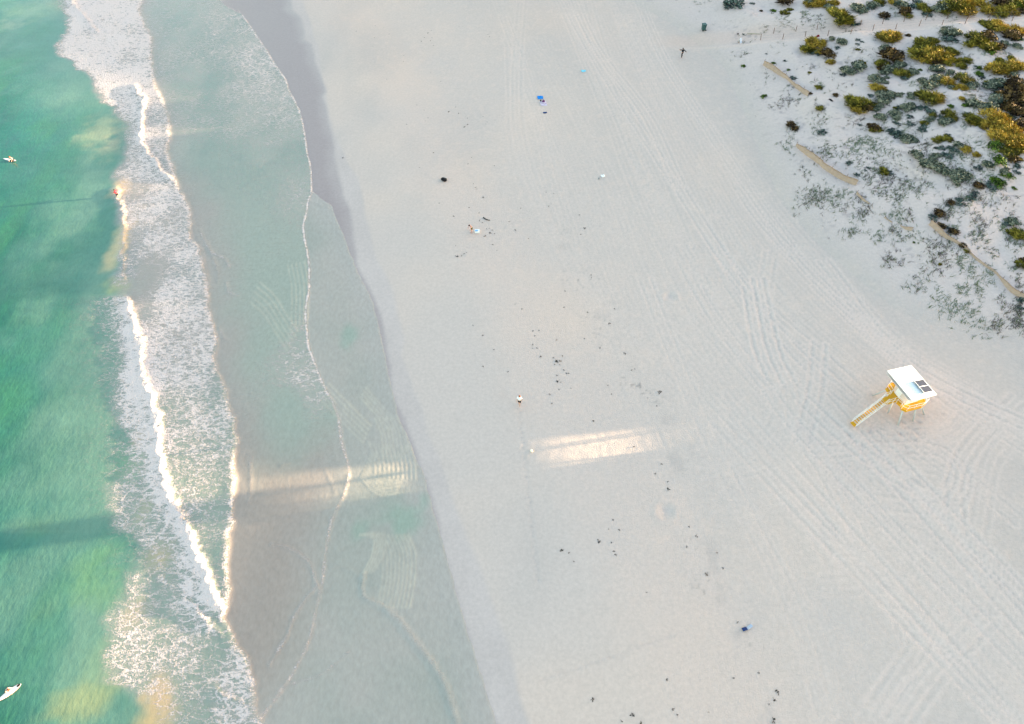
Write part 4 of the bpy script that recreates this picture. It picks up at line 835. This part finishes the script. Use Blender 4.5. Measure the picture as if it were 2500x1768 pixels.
def person(loc, rz, label, pose={}, skin=SKIN, hair=HAIR, shirt=None, shorts=None, sleeves=True, legs_cloth=False, scale=1.0):
    J = {k: Vector(v) for k, v in BASE.items()}; J.update({k: Vector(v) for k, v in pose.items()})
    root = empty('person', loc, rz); root.scale = (scale,) * 3; tag(root, label, 'person')
    names = list(J); idx = {n: i for i, n in enumerate(names)}
    pts = [J[n] for n in names]; rads = [RAD.get(n, RAD.get(n[:2], RAD.get(n[:3], .05))) for n in names]; ed = [(idx[a], idx[b]) for a, b in EDG]
    for s in 'LR':                                               # palm, four fingers and a thumb
        w, e = J['wr' + s], J['el' + s]; d = (w - e).normalized(); sg = -1 if s == 'L' else 1
        side = d.cross(Vector((sg, 0, .2))).normalized()
        pts.append(w + d * .075); rads.append((.032, .018)); ed.append((idx['wr' + s], len(pts) - 1)); pm = len(pts) - 1
        for k, L in enumerate((.062, .075, .07, .055)):
            off = side * (k - 1.5) * .022; a = w + d * .1 + off; b = a + d * L * .6; c = b + (d * .8 + Vector((-sg * .5, 0, 0))).normalized() * L * .5
            n0 = len(pts); pts += [a, b, c]; rads += [.0095, .009, .0075]; ed += [(pm, n0), (n0, n0 + 1), (n0 + 1, n0 + 2)]
        a = w + d * .04 - side * .035; b = a + (d - side * .8).normalized() * .05; n0 = len(pts); pts += [a, b]; rads += [.011, .009]; ed += [(idx['wr' + s], n0), (n0, n0 + 1)]
    body_m = skin
    b = skinned('body', pts, rads, ed, body_m, root, idx['pelvis'])
    up = (J['top'] - J['neck']).normalized(); fw = Vector((0, 1, 0)); 
    def cl(name, segs, m, grow):
        nm = sorted({a for e in segs for a in e}); ii = {n: i for i, n in enumerate(nm)}
        P = []; Rr = []
        for n in nm:
            if '|' in n:
                a, c, t = n.split('|'); P.append(J[a].lerp(J[c], float(t))); Rr.append((RAD.get(a, RAD.get(a[:2], RAD.get(a[:3], .05))) * (1 - float(t)) + RAD.get(c, RAD.get(c[:2], RAD.get(c[:3], .05))) * float(t)) + grow)
            else: P.append(J[n]); Rr.append(RAD.get(n, RAD.get(n[:2], RAD.get(n[:3], .05))) + grow)
        return skinned(name, P, Rr, [(ii[a], ii[c]) for a, c in segs], m, root, ii.get('pelvis', 0))
    if shirt:
        t = .95 if sleeves == 'long' else .55
        cl('shirt', [('pelvis', 'chest'), ('chest', 'chest|neck|0.7'), ('chest', 'shL'), ('chest', 'shR'), ('shL', 'elL|wrL|.8' if sleeves == 'long' else 'shL|elL|.75'), ('shR', 'elR|wrR|.8' if sleeves == 'long' else 'shR|elR|.75')], shirt, .028)
    if shorts:
        e = 'knL|anL|.95' if legs_cloth else 'hipL|knL|.8'; f = e.replace('L', 'R')
        seg = [('pelvis', 'pelvis|chest|.3'), ('pelvis', 'hipL'), ('pelvis', 'hipR')]
        if legs_cloth: seg += [('hipL', 'knL'), ('hipR', 'knR'), ('knL', e), ('knR', f)]
        else: seg += [('hipL', e), ('hipR', f)]
        cl('shorts' if not legs_cloth else 'trousers', seg, shorts, .026)
    h = J['head']; m = MB(); bmesh.ops.create_icosphere(m.bm, subdivisions=2, radius=.118)
    for v in list(m.bm.verts):
        v.co.y = v.co.y * 1.1 - .02
        if v.co.z < -.03 and v.co.y > -.02: v.co *= .8
        v.co += h + up * .025
    m.build('hair', hair, root, True)
    f = MB()
    for sx_ in (-.035, .035): f.box(h + fw * .1 + Vector((sx_, 0, .0)), (.02, .012, .012))
    f.build('eyes', BLACKC, root); MB().box(h + fw * .112 - up * .03, (.022, .03, .035), bevel=.005).build('nose', skin, root); MB().box(h + fw * .1 - up * .062, (.045, .012, .012)).build('mouth', REDC, root)
    return root
p = at(1664, 141)
person(p, .25, 'person in black walking across the upper beach with one arm swung out', dict(elL=(-.42, .1, 1.25), wrL=(-.55, .25, 1.42), elR=(.44, -.12, 1.22), wrR=(.62, -.3, 1.02), knR=(.1, .26, .52), anR=(.1, .05, .16), toR=(.1, .2, .08), knL=(-.09, -.04, .48), anL=(-.1, -.18, .08), toL=(-.1, 0, .03), head=(-.03, .06, 1.63), top=(-.04, .07, 1.72)), shirt=BLACKC, shorts=BLACKC, sleeves='long', legs_cloth=True, scale=1.08)
p = at(1268, 989)
person(p, 2.9, 'person in white t-shirt and black shorts walking along the damp sand', dict(knL=(-.1, .2, .52), anL=(-.1, .16, .12), toL=(-.1, .34, .1), anR=(.1, -.2, .08), toR=(.1, -.04, .03), elL=(-.26, -.1, 1.15), wrL=(-.26, .0, .9), elR=(.26, .1, 1.16), wrR=(.25, .26, .95)), hair=HAIRR, shirt=WHITEC, shorts=BLACKC, scale=1.12)
p = at(1152, 568)
person(p, 2.2, 'bare chested person in olive shorts stooping beside the white and blue gear', dict(chest=(0, .16, 1.28), neck=(0, .26, 1.4), head=(0, .36, 1.46), top=(0, .42, 1.53), shL=(-.18, .2, 1.36), shR=(.18, .2, 1.36), elL=(-.24, .3, 1.1), elR=(.24, .3, 1.1), wrL=(-.2, .42, .9), wrR=(.2, .42, .9)), skin=SKINP, shorts=OLIVE, scale=1.08)

# surfers and swimmer
BOARD = mat('white_board', (.8, .78, .74), .35, .5, vary=.06, vscale=4); PAD = mat('traction_pad', (.02, .02, .02), .9, .1); PINK = mat('pinkish_rail', (.6, .22, .18), .5, .4)
def sea_z(x, y):
    i = min(len(sx) - 1, max(0, int(np.searchsorted(sx, x)))); j = min(len(sy) - 1, max(0, int(np.searchsorted(sy, y)))); return float(sz[j, i])
def surfboard(px, py, rz, L, W, label, pad=True):
    x, y = flat_at(px, py, .15); z = sea_z(x, y)
    root = empty('surfboard', (x, y, z), rz); tag(root, label, 'surfboard')
    n = 22; V = []; F = []
    for i in range(n + 1):
        t = i / n; w = W / 2 * (math.sin(math.pi * t ** .85) ** .62) * (1 if t < .9 else 1) + .002; th = .035 * (math.sin(math.pi * t) ** .5) + .004; rock = .16 * max(0, t - .62) ** 1.5 + .06 * max(0, .2 - t)
        for k in range(10):
            a = 2 * math.pi * k / 10; V.append(((t - .5) * L, math.cos(a) * w, math.sin(a) * th + rock * L * .35 + .05))
    for i in range(n):
        for k in range(10): a = i * 10 + k; b = i * 10 + (k + 1) % 10; F.append([a, b, b + 10, a + 10])
    link('board', np_mesh('board', np.array(V), np.array(F)), BOARD, root)
    if pad: MB().box((-L * .4, 0, .09), (.3, W * .42, .012), bevel=.004).build('tail_pad', PAD, root)
    m = MB()
    for k in (-1, 1): m.tube([((i / n - .5) * L, k * (W / 2 * (math.sin(math.pi * (i / n) ** .85) ** .62) - .004), .05 + .16 * max(0, i / n - .62) ** 1.5 * L * .35 + .06 * max(0, .2 - i / n) * L * .35) for i in range(2, n - 1)], .012, 5)
    m.build('rail_stripe', PINK if pad else BOARD, root)
    f = MB()
    for k in (-1, 0, 1): f.box((-L * .42 + .05 * abs(k), k * .1, -.04), (.1, .01, .14))
    f.build('fin', PAD, root)
    return root, z
A1, za = surfboard(23, 389.5, math.radians(166), 2.5, .5, 'pale shortboard under the surfer in the upper green water', False)
x, y = flat_at(30, 389, .3)
person((x, y, za - .78), math.radians(160), 'surfer in dark shorts sitting on a board in the upper green water', dict(chest=(-.02, .1, 1.32), neck=(-.03, .17, 1.46), head=(-.04, .22, 1.58), top=(-.05, .24, 1.67), shL=(-.19, .1, 1.4), shR=(.16, .1, 1.4), elL=(-.28, .2, 1.15), elR=(.25, .24, 1.15), wrL=(-.24, .38, 1.0), wrR=(.2, .42, 1.0), knL=(-.32, .34, .8), knR=(.32, .34, .8), anL=(-.34, .3, .38), anR=(.34, .3, .38), toL=(-.34, .45, .3), toR=(.34, .45, .3)), hair=HAIRR, shorts=BLACKC, legs_cloth=True, scale=1.05)
A2, zb = surfboard(22, 1691, math.radians(44), 2.2, .56, 'white longboard with dark tail pad floating in the lower left corner')
A2.rotation_euler.z = math.radians(44 + 180)
x, y = flat_at(17, 1685, .2)
person((x, y, zb - .82), math.radians(250), 'surfer with red brown hair leaning over the floating white longboard', dict(chest=(-.04, .2, 1.24), neck=(-.06, .32, 1.34), head=(-.08, .42, 1.38), top=(-.09, .5, 1.42), shL=(-.2, .24, 1.32), shR=(.14, .24, 1.3), elL=(-.3, .36, 1.08), elR=(.24, .4, 1.06), wrL=(-.22, .52, .94), wrR=(.16, .56, .94), knL=(-.26, .3, .66), knR=(.26, .3, .66), anL=(-.28, .1, .3), anR=(.28, .1, .3), toL=(-.28, .25, .25), toR=(.28, .25, .25)), hair=HAIRR, shorts=BLACKC, scale=1.0)
x, y = flat_at(286.5, 476, .3)
person((x, y, sea_z(x, y) - .75), math.radians(70), 'swimmer in a red top wading in the sandy breaking wave', dict(elL=(-.34, .16, 1.2), wrL=(-.36, .4, 1.12), elR=(.36, .1, 1.22), wrR=(.42, .34, 1.12), chest=(0, .06, 1.33), neck=(0, .1, 1.48), head=(0, .14, 1.6), top=(0, .16, 1.69)), shirt=REDC, shorts=BLACKC, scale=1.05)

# ------------------------------------------------------------------ things left on the sand
def cloth_sheet(name, px, py, w, d, rz, m, label, cat, crumple=.06, stripes=None):
    p = at(px, py); r = np.random.default_rng(int(px)); nx, ny = 15, 11; V = []; s = int(px) % 9
    gx, gy = np.meshgrid(np.linspace(-w / 2, w / 2, nx), np.linspace(-d / 2, d / 2, ny)); zz = .035 + crumple * np.abs(fbm(gx + px, gy + py, .45, s, 2)); gx = gx + .06 * noise(gx, gy + px, .6, s); gy = gy + .06 * noise(gx + py, gy, .6, s + 1)
    top = np.stack([gx, gy, zz], -1).reshape(-1, 3); bot = top - [0, 0, .03]
    Ft = grid_faces(nx, ny); Fb = Ft[:, ::-1] + nx * ny
    rim_ = [i for i in range(nx)] + [i * nx + nx - 1 for i in range(1, ny)] + [(ny - 1) * nx + i for i in range(nx - 2, -1, -1)] + [i * nx for i in range(ny - 2, 0, -1)]
    Fr = np.array([[rim_[i], rim_[i] + nx * ny, rim_[(i + 1) % len(rim_)] + nx * ny, rim_[(i + 1) % len(rim_)]] for i in range(len(rim_))])
    o = link(name, np_mesh(name, np.vstack([top, bot]), np.vstack([Ft, Fb, Fr])), m)
    if stripes: o.data.polygons.foreach_set('material_index', np.array([(1 if (i // (nx - 1)) % 3 == 1 else 0) for i in range(len(Ft))] + [0] * (len(Fb) + len(Fr)), np.int32))
    o.location = p; o.rotation_euler = (0, 0, rz); tag(o, label, cat); return o
def bag(name, px, py, d, rz, m, label, cat='bag', lobes=1):
    p = at(px, py); root = empty(name, p, rz); tag(root, label, cat)
    b = MB().box((0, 0, d[2] / 2), d, bevel=min(d) * .3)
    for v in b.bm.verts: v.co.z *= 1 + .15 * math.sin(v.co.x * 9); v.co.y *= 1 + .12 * math.sin(v.co.x * 7)
    b.build('bag_body', m, root, True)
    h = MB()
    for s in (-1, 1): h.tube([(-d[0] * .22, s * d[1] * .3, d[2] * .9), (-d[0] * .15, s * d[1] * .22, d[2] * 1.25), (d[0] * .15, s * d[1] * .22, d[2] * 1.25), (d[0] * .22, s * d[1] * .3, d[2] * .9)], .02, 5)
    h.build('handle', m, root); return root
BLUE = mat('blue_towel', (.02, .22, .62), .9, .1, vary=.25); NAVY = mat('navy_cloth', (.03, .05, .14), .9, .1, vary=.3); LILAC = mat('pale_stripe', (.75, .66, .74), .9, .1); PURP = mat('purple_stripe', (.16, .06, .16), .9, .1)
CYAN = mat('turquoise_towel', (.2, .55, .68), .9, .1, vary=.25); GREYW = mat('grey_plastic', (.3, .3, .3), .5, .4); SKYB = mat('light_blue_lid', (.2, .45, .72), .5, .4); TEAL = mat('dark_green_plastic', (.025, .075, .075), .5, .4, vary=.2)
cloth_sheet('beach_towel', 1319, 239, 1.0, .95, .1, BLUE, 'bright blue crumpled beach towel above the striped towel', 'towel', .2)
cloth_sheet('beach_towel', 1327, 253, 1.15, 1.5, .12, [LILAC, PURP], 'pale lilac beach towel with dark purple stripes', 'towel', .04, True)
bag('tote_bag', 1326.5, 249.5, (.5, .42, .35), .6, PURP, 'dark purple bag on the top corner of the striped towel')
bag('drawstring_bag', 1320, 248, (.22, .32, .3), .3, BLACKC, 'small black bag just left of the striped towel')
cloth_sheet('folded_cloth', 1331, 275.5, .62, .45, .25, NAVY, 'navy bundle of clothing on the sand below the striped towel', 'clothing', .16)
cloth_sheet('beach_towel', 1425, 174, .85, .7, .2, CYAN, 'turquoise and white towel alone on the upper beach', 'towel', .15)
cloth_sheet('beach_towel', 1472, 430, .7, .6, .3, WHITEC, 'white towel heap in the middle of the dry sand', 'towel', .18)
bag('small_bag', 1462, 437, (.3, .25, .22), .2, GREYW, 'little grey bag beside the white towel heap')
bag('duffel_bag', 1084, 441, (.95, .62, .42), -.5, BLACKC, 'black duffel bag alone on the sand above the stooping bather')
def cool_box():
    p = at(1165, 567); root = empty('cool_box', p, .1); tag(root, 'white and blue cool box beside the stooping bather', 'cool box')
    MB().box((0, 0, .2), (.75, .5, .4), bevel=.04).build('box_body', WHITEC, root); MB().box((-.1, -.12, .42), (.4, .28, .05), bevel=.01).build('lid', SKYB, root)
    MB().tube([(-.4, 0, .3), (-.4, 0, .5), (.4, 0, .5), (.4, 0, .3)], .02, 6).build('handle', WHITEC, root)
cool_box()
# gear heap near the lower middle
cloth_sheet('beach_towel', 1829, 1531, .75, .3, .55, mat('pale_blue_towel', (.42, .45, .52), .9, .1, vary=.15), 'pale blue towel at the right end of the dark clothing pile', 'towel', .14)
cloth_sheet('folded_cloth', 1818, 1536, .5, .36, .2, NAVY, 'dark navy clothing pile at the left end of the pale blue towel', 'clothing', .22)
def wheelie_bin():
    p = at(1717, 74); root = empty('rubbish_bin', p, .3); tag(root, 'dark green wheeled rubbish bin at the foot of the dune path', 'bin')
    b = MB().box((0, 0, .62), (.72, .78, 1.1), bevel=.03)
    for v in b.bm.verts: k = .82 + .18 * (v.co.z / 1.17); v.co.x *= k; v.co.y *= k
    b.build('bin_body', TEAL, root); MB().box((0, .02, 1.22), (.8, .88, .09), bevel=.02).build('lid', TEAL, root)
    for s in (-1, 1): MB().tube([(s * .3, -.42, .13), (s * .36, -.42, .13)], .13, 12).build('wheel', BLACKC, root)
    MB().tube([(-.3, -.5, 1.18), (.3, -.5, 1.18)], .025, 6).build('handle', TEAL, root)
wheelie_bin()
def sandal(px, py, rz, label):
    p = at(px, py); root = empty('sandal', p + Vector((0, 0, .02)), rz); tag(root, label, 'sandal')
    out = [(.11 * math.cos(a) * (1.15 if math.cos(a) > 0 else 1) * 2.3, .10 * math.sin(a) * (1.0 + .25 * math.cos(a)) * 1.6) for a in [2 * math.pi * k / 16 for k in range(16)]]
    MB().prism(out, 0, .05).build('sole', BLACKC, root); MB().tube([(-.06, -.13, .05), (.02, -.04, .12), (.16, 0, .06), (.02, .04, .12), (-.06, .13, .05)], .02, 5).build('strap', BLACKC, root)
sandal(2027, 243.5, 2.6, 'upper left one of two black sandals on the dune sand'); sandal(2030.5, 246.5, 2.4, 'lower right one of two black sandals on the dune sand')
bag('small_bag', 1996, 90, (.6, .34, .3), .2, mat('dark_red_fabric', (.22, .02, .03), .8, .2, vary=.2), 'dark red bag lying at the edge of the sandy path')
def frame_sign():
    p = at(1806, 104); root = empty('folding_sign', p, .6); tag(root, 'small pale folding sign at the beach end of the path', 'sign')
    for s in (-1, 1): MB().box((0, s * .18, .42), (.55, .03, .9), 0, Matrix.Rotation(s * .38, 4, 'X')).build('board', mat('pale_sign', (.55, .58, .66), .6, .2) if s < 0 else WHITEC, root)
frame_sign()
def stick(name, pts, r, label, m=POSTM, cat='driftwood'):
    P = [at(*q) for q in pts]; c = P[0]; o = MB().tube([q - c + Vector((0, 0, r * .8)) for q in P], r, 6, r * .5).build(name, m); o.location = c; tag(o, label, cat); return o
stick('driftwood', [(1180, 532), (1184, 535), (1189, 537.5), (1196, 539)], .1, 'curved dark stick on the sand above right of the stooping bather', mat('dark_wood', (.04, .035, .03), .9, .1, vary=.3))
stick('driftwood', [(1824, 83), (1840, 83), (1858, 84)], .1, 'long pale plank lying above the beach end of the path', mat('pale_wood', (.42, .36, .28), .9, .1, vary=.2))
stick('marker_stake', [(1812, 158), (1813, 166)], .07, 'short white stake beside the leafy clump at the dune edge', WHITE, 'stake')
x, y = flat_at(1298, 1092, 1.9); mbb = MB(); bmesh.ops.create_icosphere(mbb.bm, subdivisions=3, radius=.17); bl = mbb.build('beach_ball', mat('cream_ball', (.8, .76, .6), .5, .4, vary=.1), None, True); bl.location = (x, y, float(land(x, y)) + .15); tag(bl, 'small cream ball at the left end of the sunlit sand', 'ball')

# ------------------------------------------------------------------ seaweed and scraps along the tide lines
def weed_mesh(seed):
    r = np.random.default_rng(seed); V = []; F = []
    for s in range(int(r.integers(5, 11))):
        th = r.random() * 6.28; p = np.array([r.normal() * .18, r.normal() * .12]); w = r.uniform(.035, .09); n = 6; k0 = len(V); z = r.uniform(.02, .1)
        for i in range(n):
            sdv = np.array([-math.sin(th), math.cos(th)]); ww = w * math.sin(math.pi * (i + .6) / (n + .2))
            V.append((*(p - sdv * ww), z + .03 * math.sin(i * 1.3 + s))); V.append((*(p + sdv * ww), z + .05 * math.cos(i + s)))
            p = p + np.array([math.cos(th), math.sin(th)]) * r.uniform(.07, .13); th += r.normal() * .5
        for i in range(n - 1): a = k0 + 2 * i; F.append([a, a + 1, a + 3, a + 2])
    o = np.array(V); o[:, :2] -= o[:, :2].mean(0); return np_mesh('seaweed_clump', o, np.array(F))
WEEDM = mat('dried_seaweed', (.035, .035, .032), .85, .15, vary=.5, vscale=6)
WP = [weed_mesh(40 + k) for k in range(6)]
for w_ in WP: w_.materials.append(WEEDM)
def cr(o, k, L): return [(o[0] + a[0] / k, o[1] + a[1] / k, a[2] if len(a) > 2 else 1) for a in L]
WD = cr((700, 0), 3.827, [(650, 292), (825, 243), (905, 262), (960, 320), (805, 432), (820, 355), (1320, 310, 2), (1257, 387, 2), (1410, 322), (1285, 352), (1357, 355), (1343, 383), (1370, 426), (1350, 285), (1610, 250), (1880, 325), (1895, 345), (525, 1475, 2), (1120, 1162), (1320, 1103), (1295, 1132), (1285, 1030), (1215, 983), (1513, 1046, 2), (1578, 1002), (1608, 1060, 2), (1675, 1085), (1690, 1105), (1690, 1165, 2), (1660, 1188, 2), (1835, 1093), (1872, 1142), (1858, 1162), (1372, 1428), (1693, 1533), (1730, 1475), (1240, 1567), (1440, 762), (1345, 680), (935, 742, .8), (1090, 575, .8), (1095, 520, .8)]) + \
     cr((1050, 220), 3.827, [(85, 1058), (405, 877), (425, 912, 2), (437, 926), (495, 1005, 2), (365, 1100), (458, 1150), (220, 1180, 2), (465, 1210), (462, 1224), (490, 1240), (740, 1230), (798, 1310, 2), (527, 1298), (553, 1292), (583, 1310), (560, 1336, 2), (603, 1343), (513, 1366, 2), (585, 1446, 2), (238, 1456), (240, 1552), (255, 1556, 2), (848, 1106), (1155, 968), (1085, 955), (1135, 1065), (1108, 1087), (1445, 1293, 3), (1408, 1350), (1395, 1168), (920, 1388), (625, 1500), (600, 708), (33, 587), (320, 1530, .8), (340, 1520, .8), (295, 1550, .8)]) + \
     cr((1150, 640), 3.827, [(410, 395), (475, 440), (868, 423), (878, 272), (1120, 122), (1125, 147), (1195, 157), (1088, 470), (1292, 574, 2), (1340, 438), (1437, 855, 2), (575, 773), (575, 805), (615, 805), (580, 645), (635, 640), (595, 690), (650, 885, 2), (798, 728, 2), (853, 878), (770, 895), (800, 930, 3), (833, 925, 2), (780, 957), (830, 960), (868, 1010), (910, 1040), (890, 1040), (803, 1060), (808, 1114, 2.5), (837, 1123), (345, 1025), (215, 818), (110, 685), (112, 975), (18, 592), (1278, 1152, 1.5), (1312, 1235), (1763, 1215, 3), (755, 1322), (735, 1237), (823, 1190), (933, 1182), (1143, 1485), (1060, 717), (1205, 803), (1500, 1010), (1530, 1000), (1650, 1270), (1735, 1345)]) + \
     cr((1200, 1000), 2.115, [(912, 411, 2), (910, 373), (845, 332), (1020, 605), (1057, 655, 2), (1008, 710), (555, 682, 2.2), (362, 727, 2), (400, 740), (425, 785), (605, 618), (660, 622), (628, 570), (632, 732), (640, 750), (620, 687), (800, 945), (1110, 852, 2), (525, 60), (1250, 1387), (1475, 1458, 2.6), (1460, 1500, 2), (1433, 1522), (522, 1497, 2), (728, 1577, 2), (770, 1622, 2), (672, 1610), (1458, 1600, 2), (1455, 1615, 2), (1270, 1100), (1380, 1360), (905, 1395), (937, 1548), (960, 1578), (1120, 1563), (1165, 740), (1195, 820), (735, 193), (878, 282)])
LM_B = [(1084, 440, 'the black duffel bag'), (1150, 560, 'the stooping bather'), (1268, 975, 'the white shirt walker'), (1325, 250, 'the striped towel'), (1425, 174, 'the turquoise towel'), (1472, 430, 'the white towel heap'), (1430, 1085, 'the sunlit sand patch'), (1820, 1535, 'the pale blue towel'), (1637, 716, 'the upper sand pit'), (1630, 1236, 'the lower sand pit'),
        (1045, 81, 'the top seaweed scatter'), (1360, 882, 'the mid beach weed'), (950, 75, 'the upper damp sand'), (1450, 1700, 'the bottom edge'), (1462, 1322, 'the tyre circle'), (1880, 1700, 'the bottom right weed'), (1428, 560, 'the lone weed heap'), (1120, 600, 'the sand ring'), (1130, 285, 'the weed cluster near duffel')]
its = []; RW = random.Random(8)
for i, (px, py, s) in enumerate(WD):
    o = bpy.data.objects.new('seaweed_clump', WP[i % 6]); COL.objects.link(o); p = at(px, py); o.location = p + Vector((0, 0, .01)); k = .13 + .14 * s
    o.rotation_euler = (0, 0, RW.uniform(0, 6.3)); o.scale = (k, k * RW.uniform(.6, 1), k * 1.3)
    tag(o, None, 'seaweed', 'dried seaweed scraps on the beach'); its.append((o, px, py, ('large dark' if s >= 2.5 else 'dark' if s >= 1.5 else 'small dark') + ' seaweed clump'))
name_all(its, LM_B)
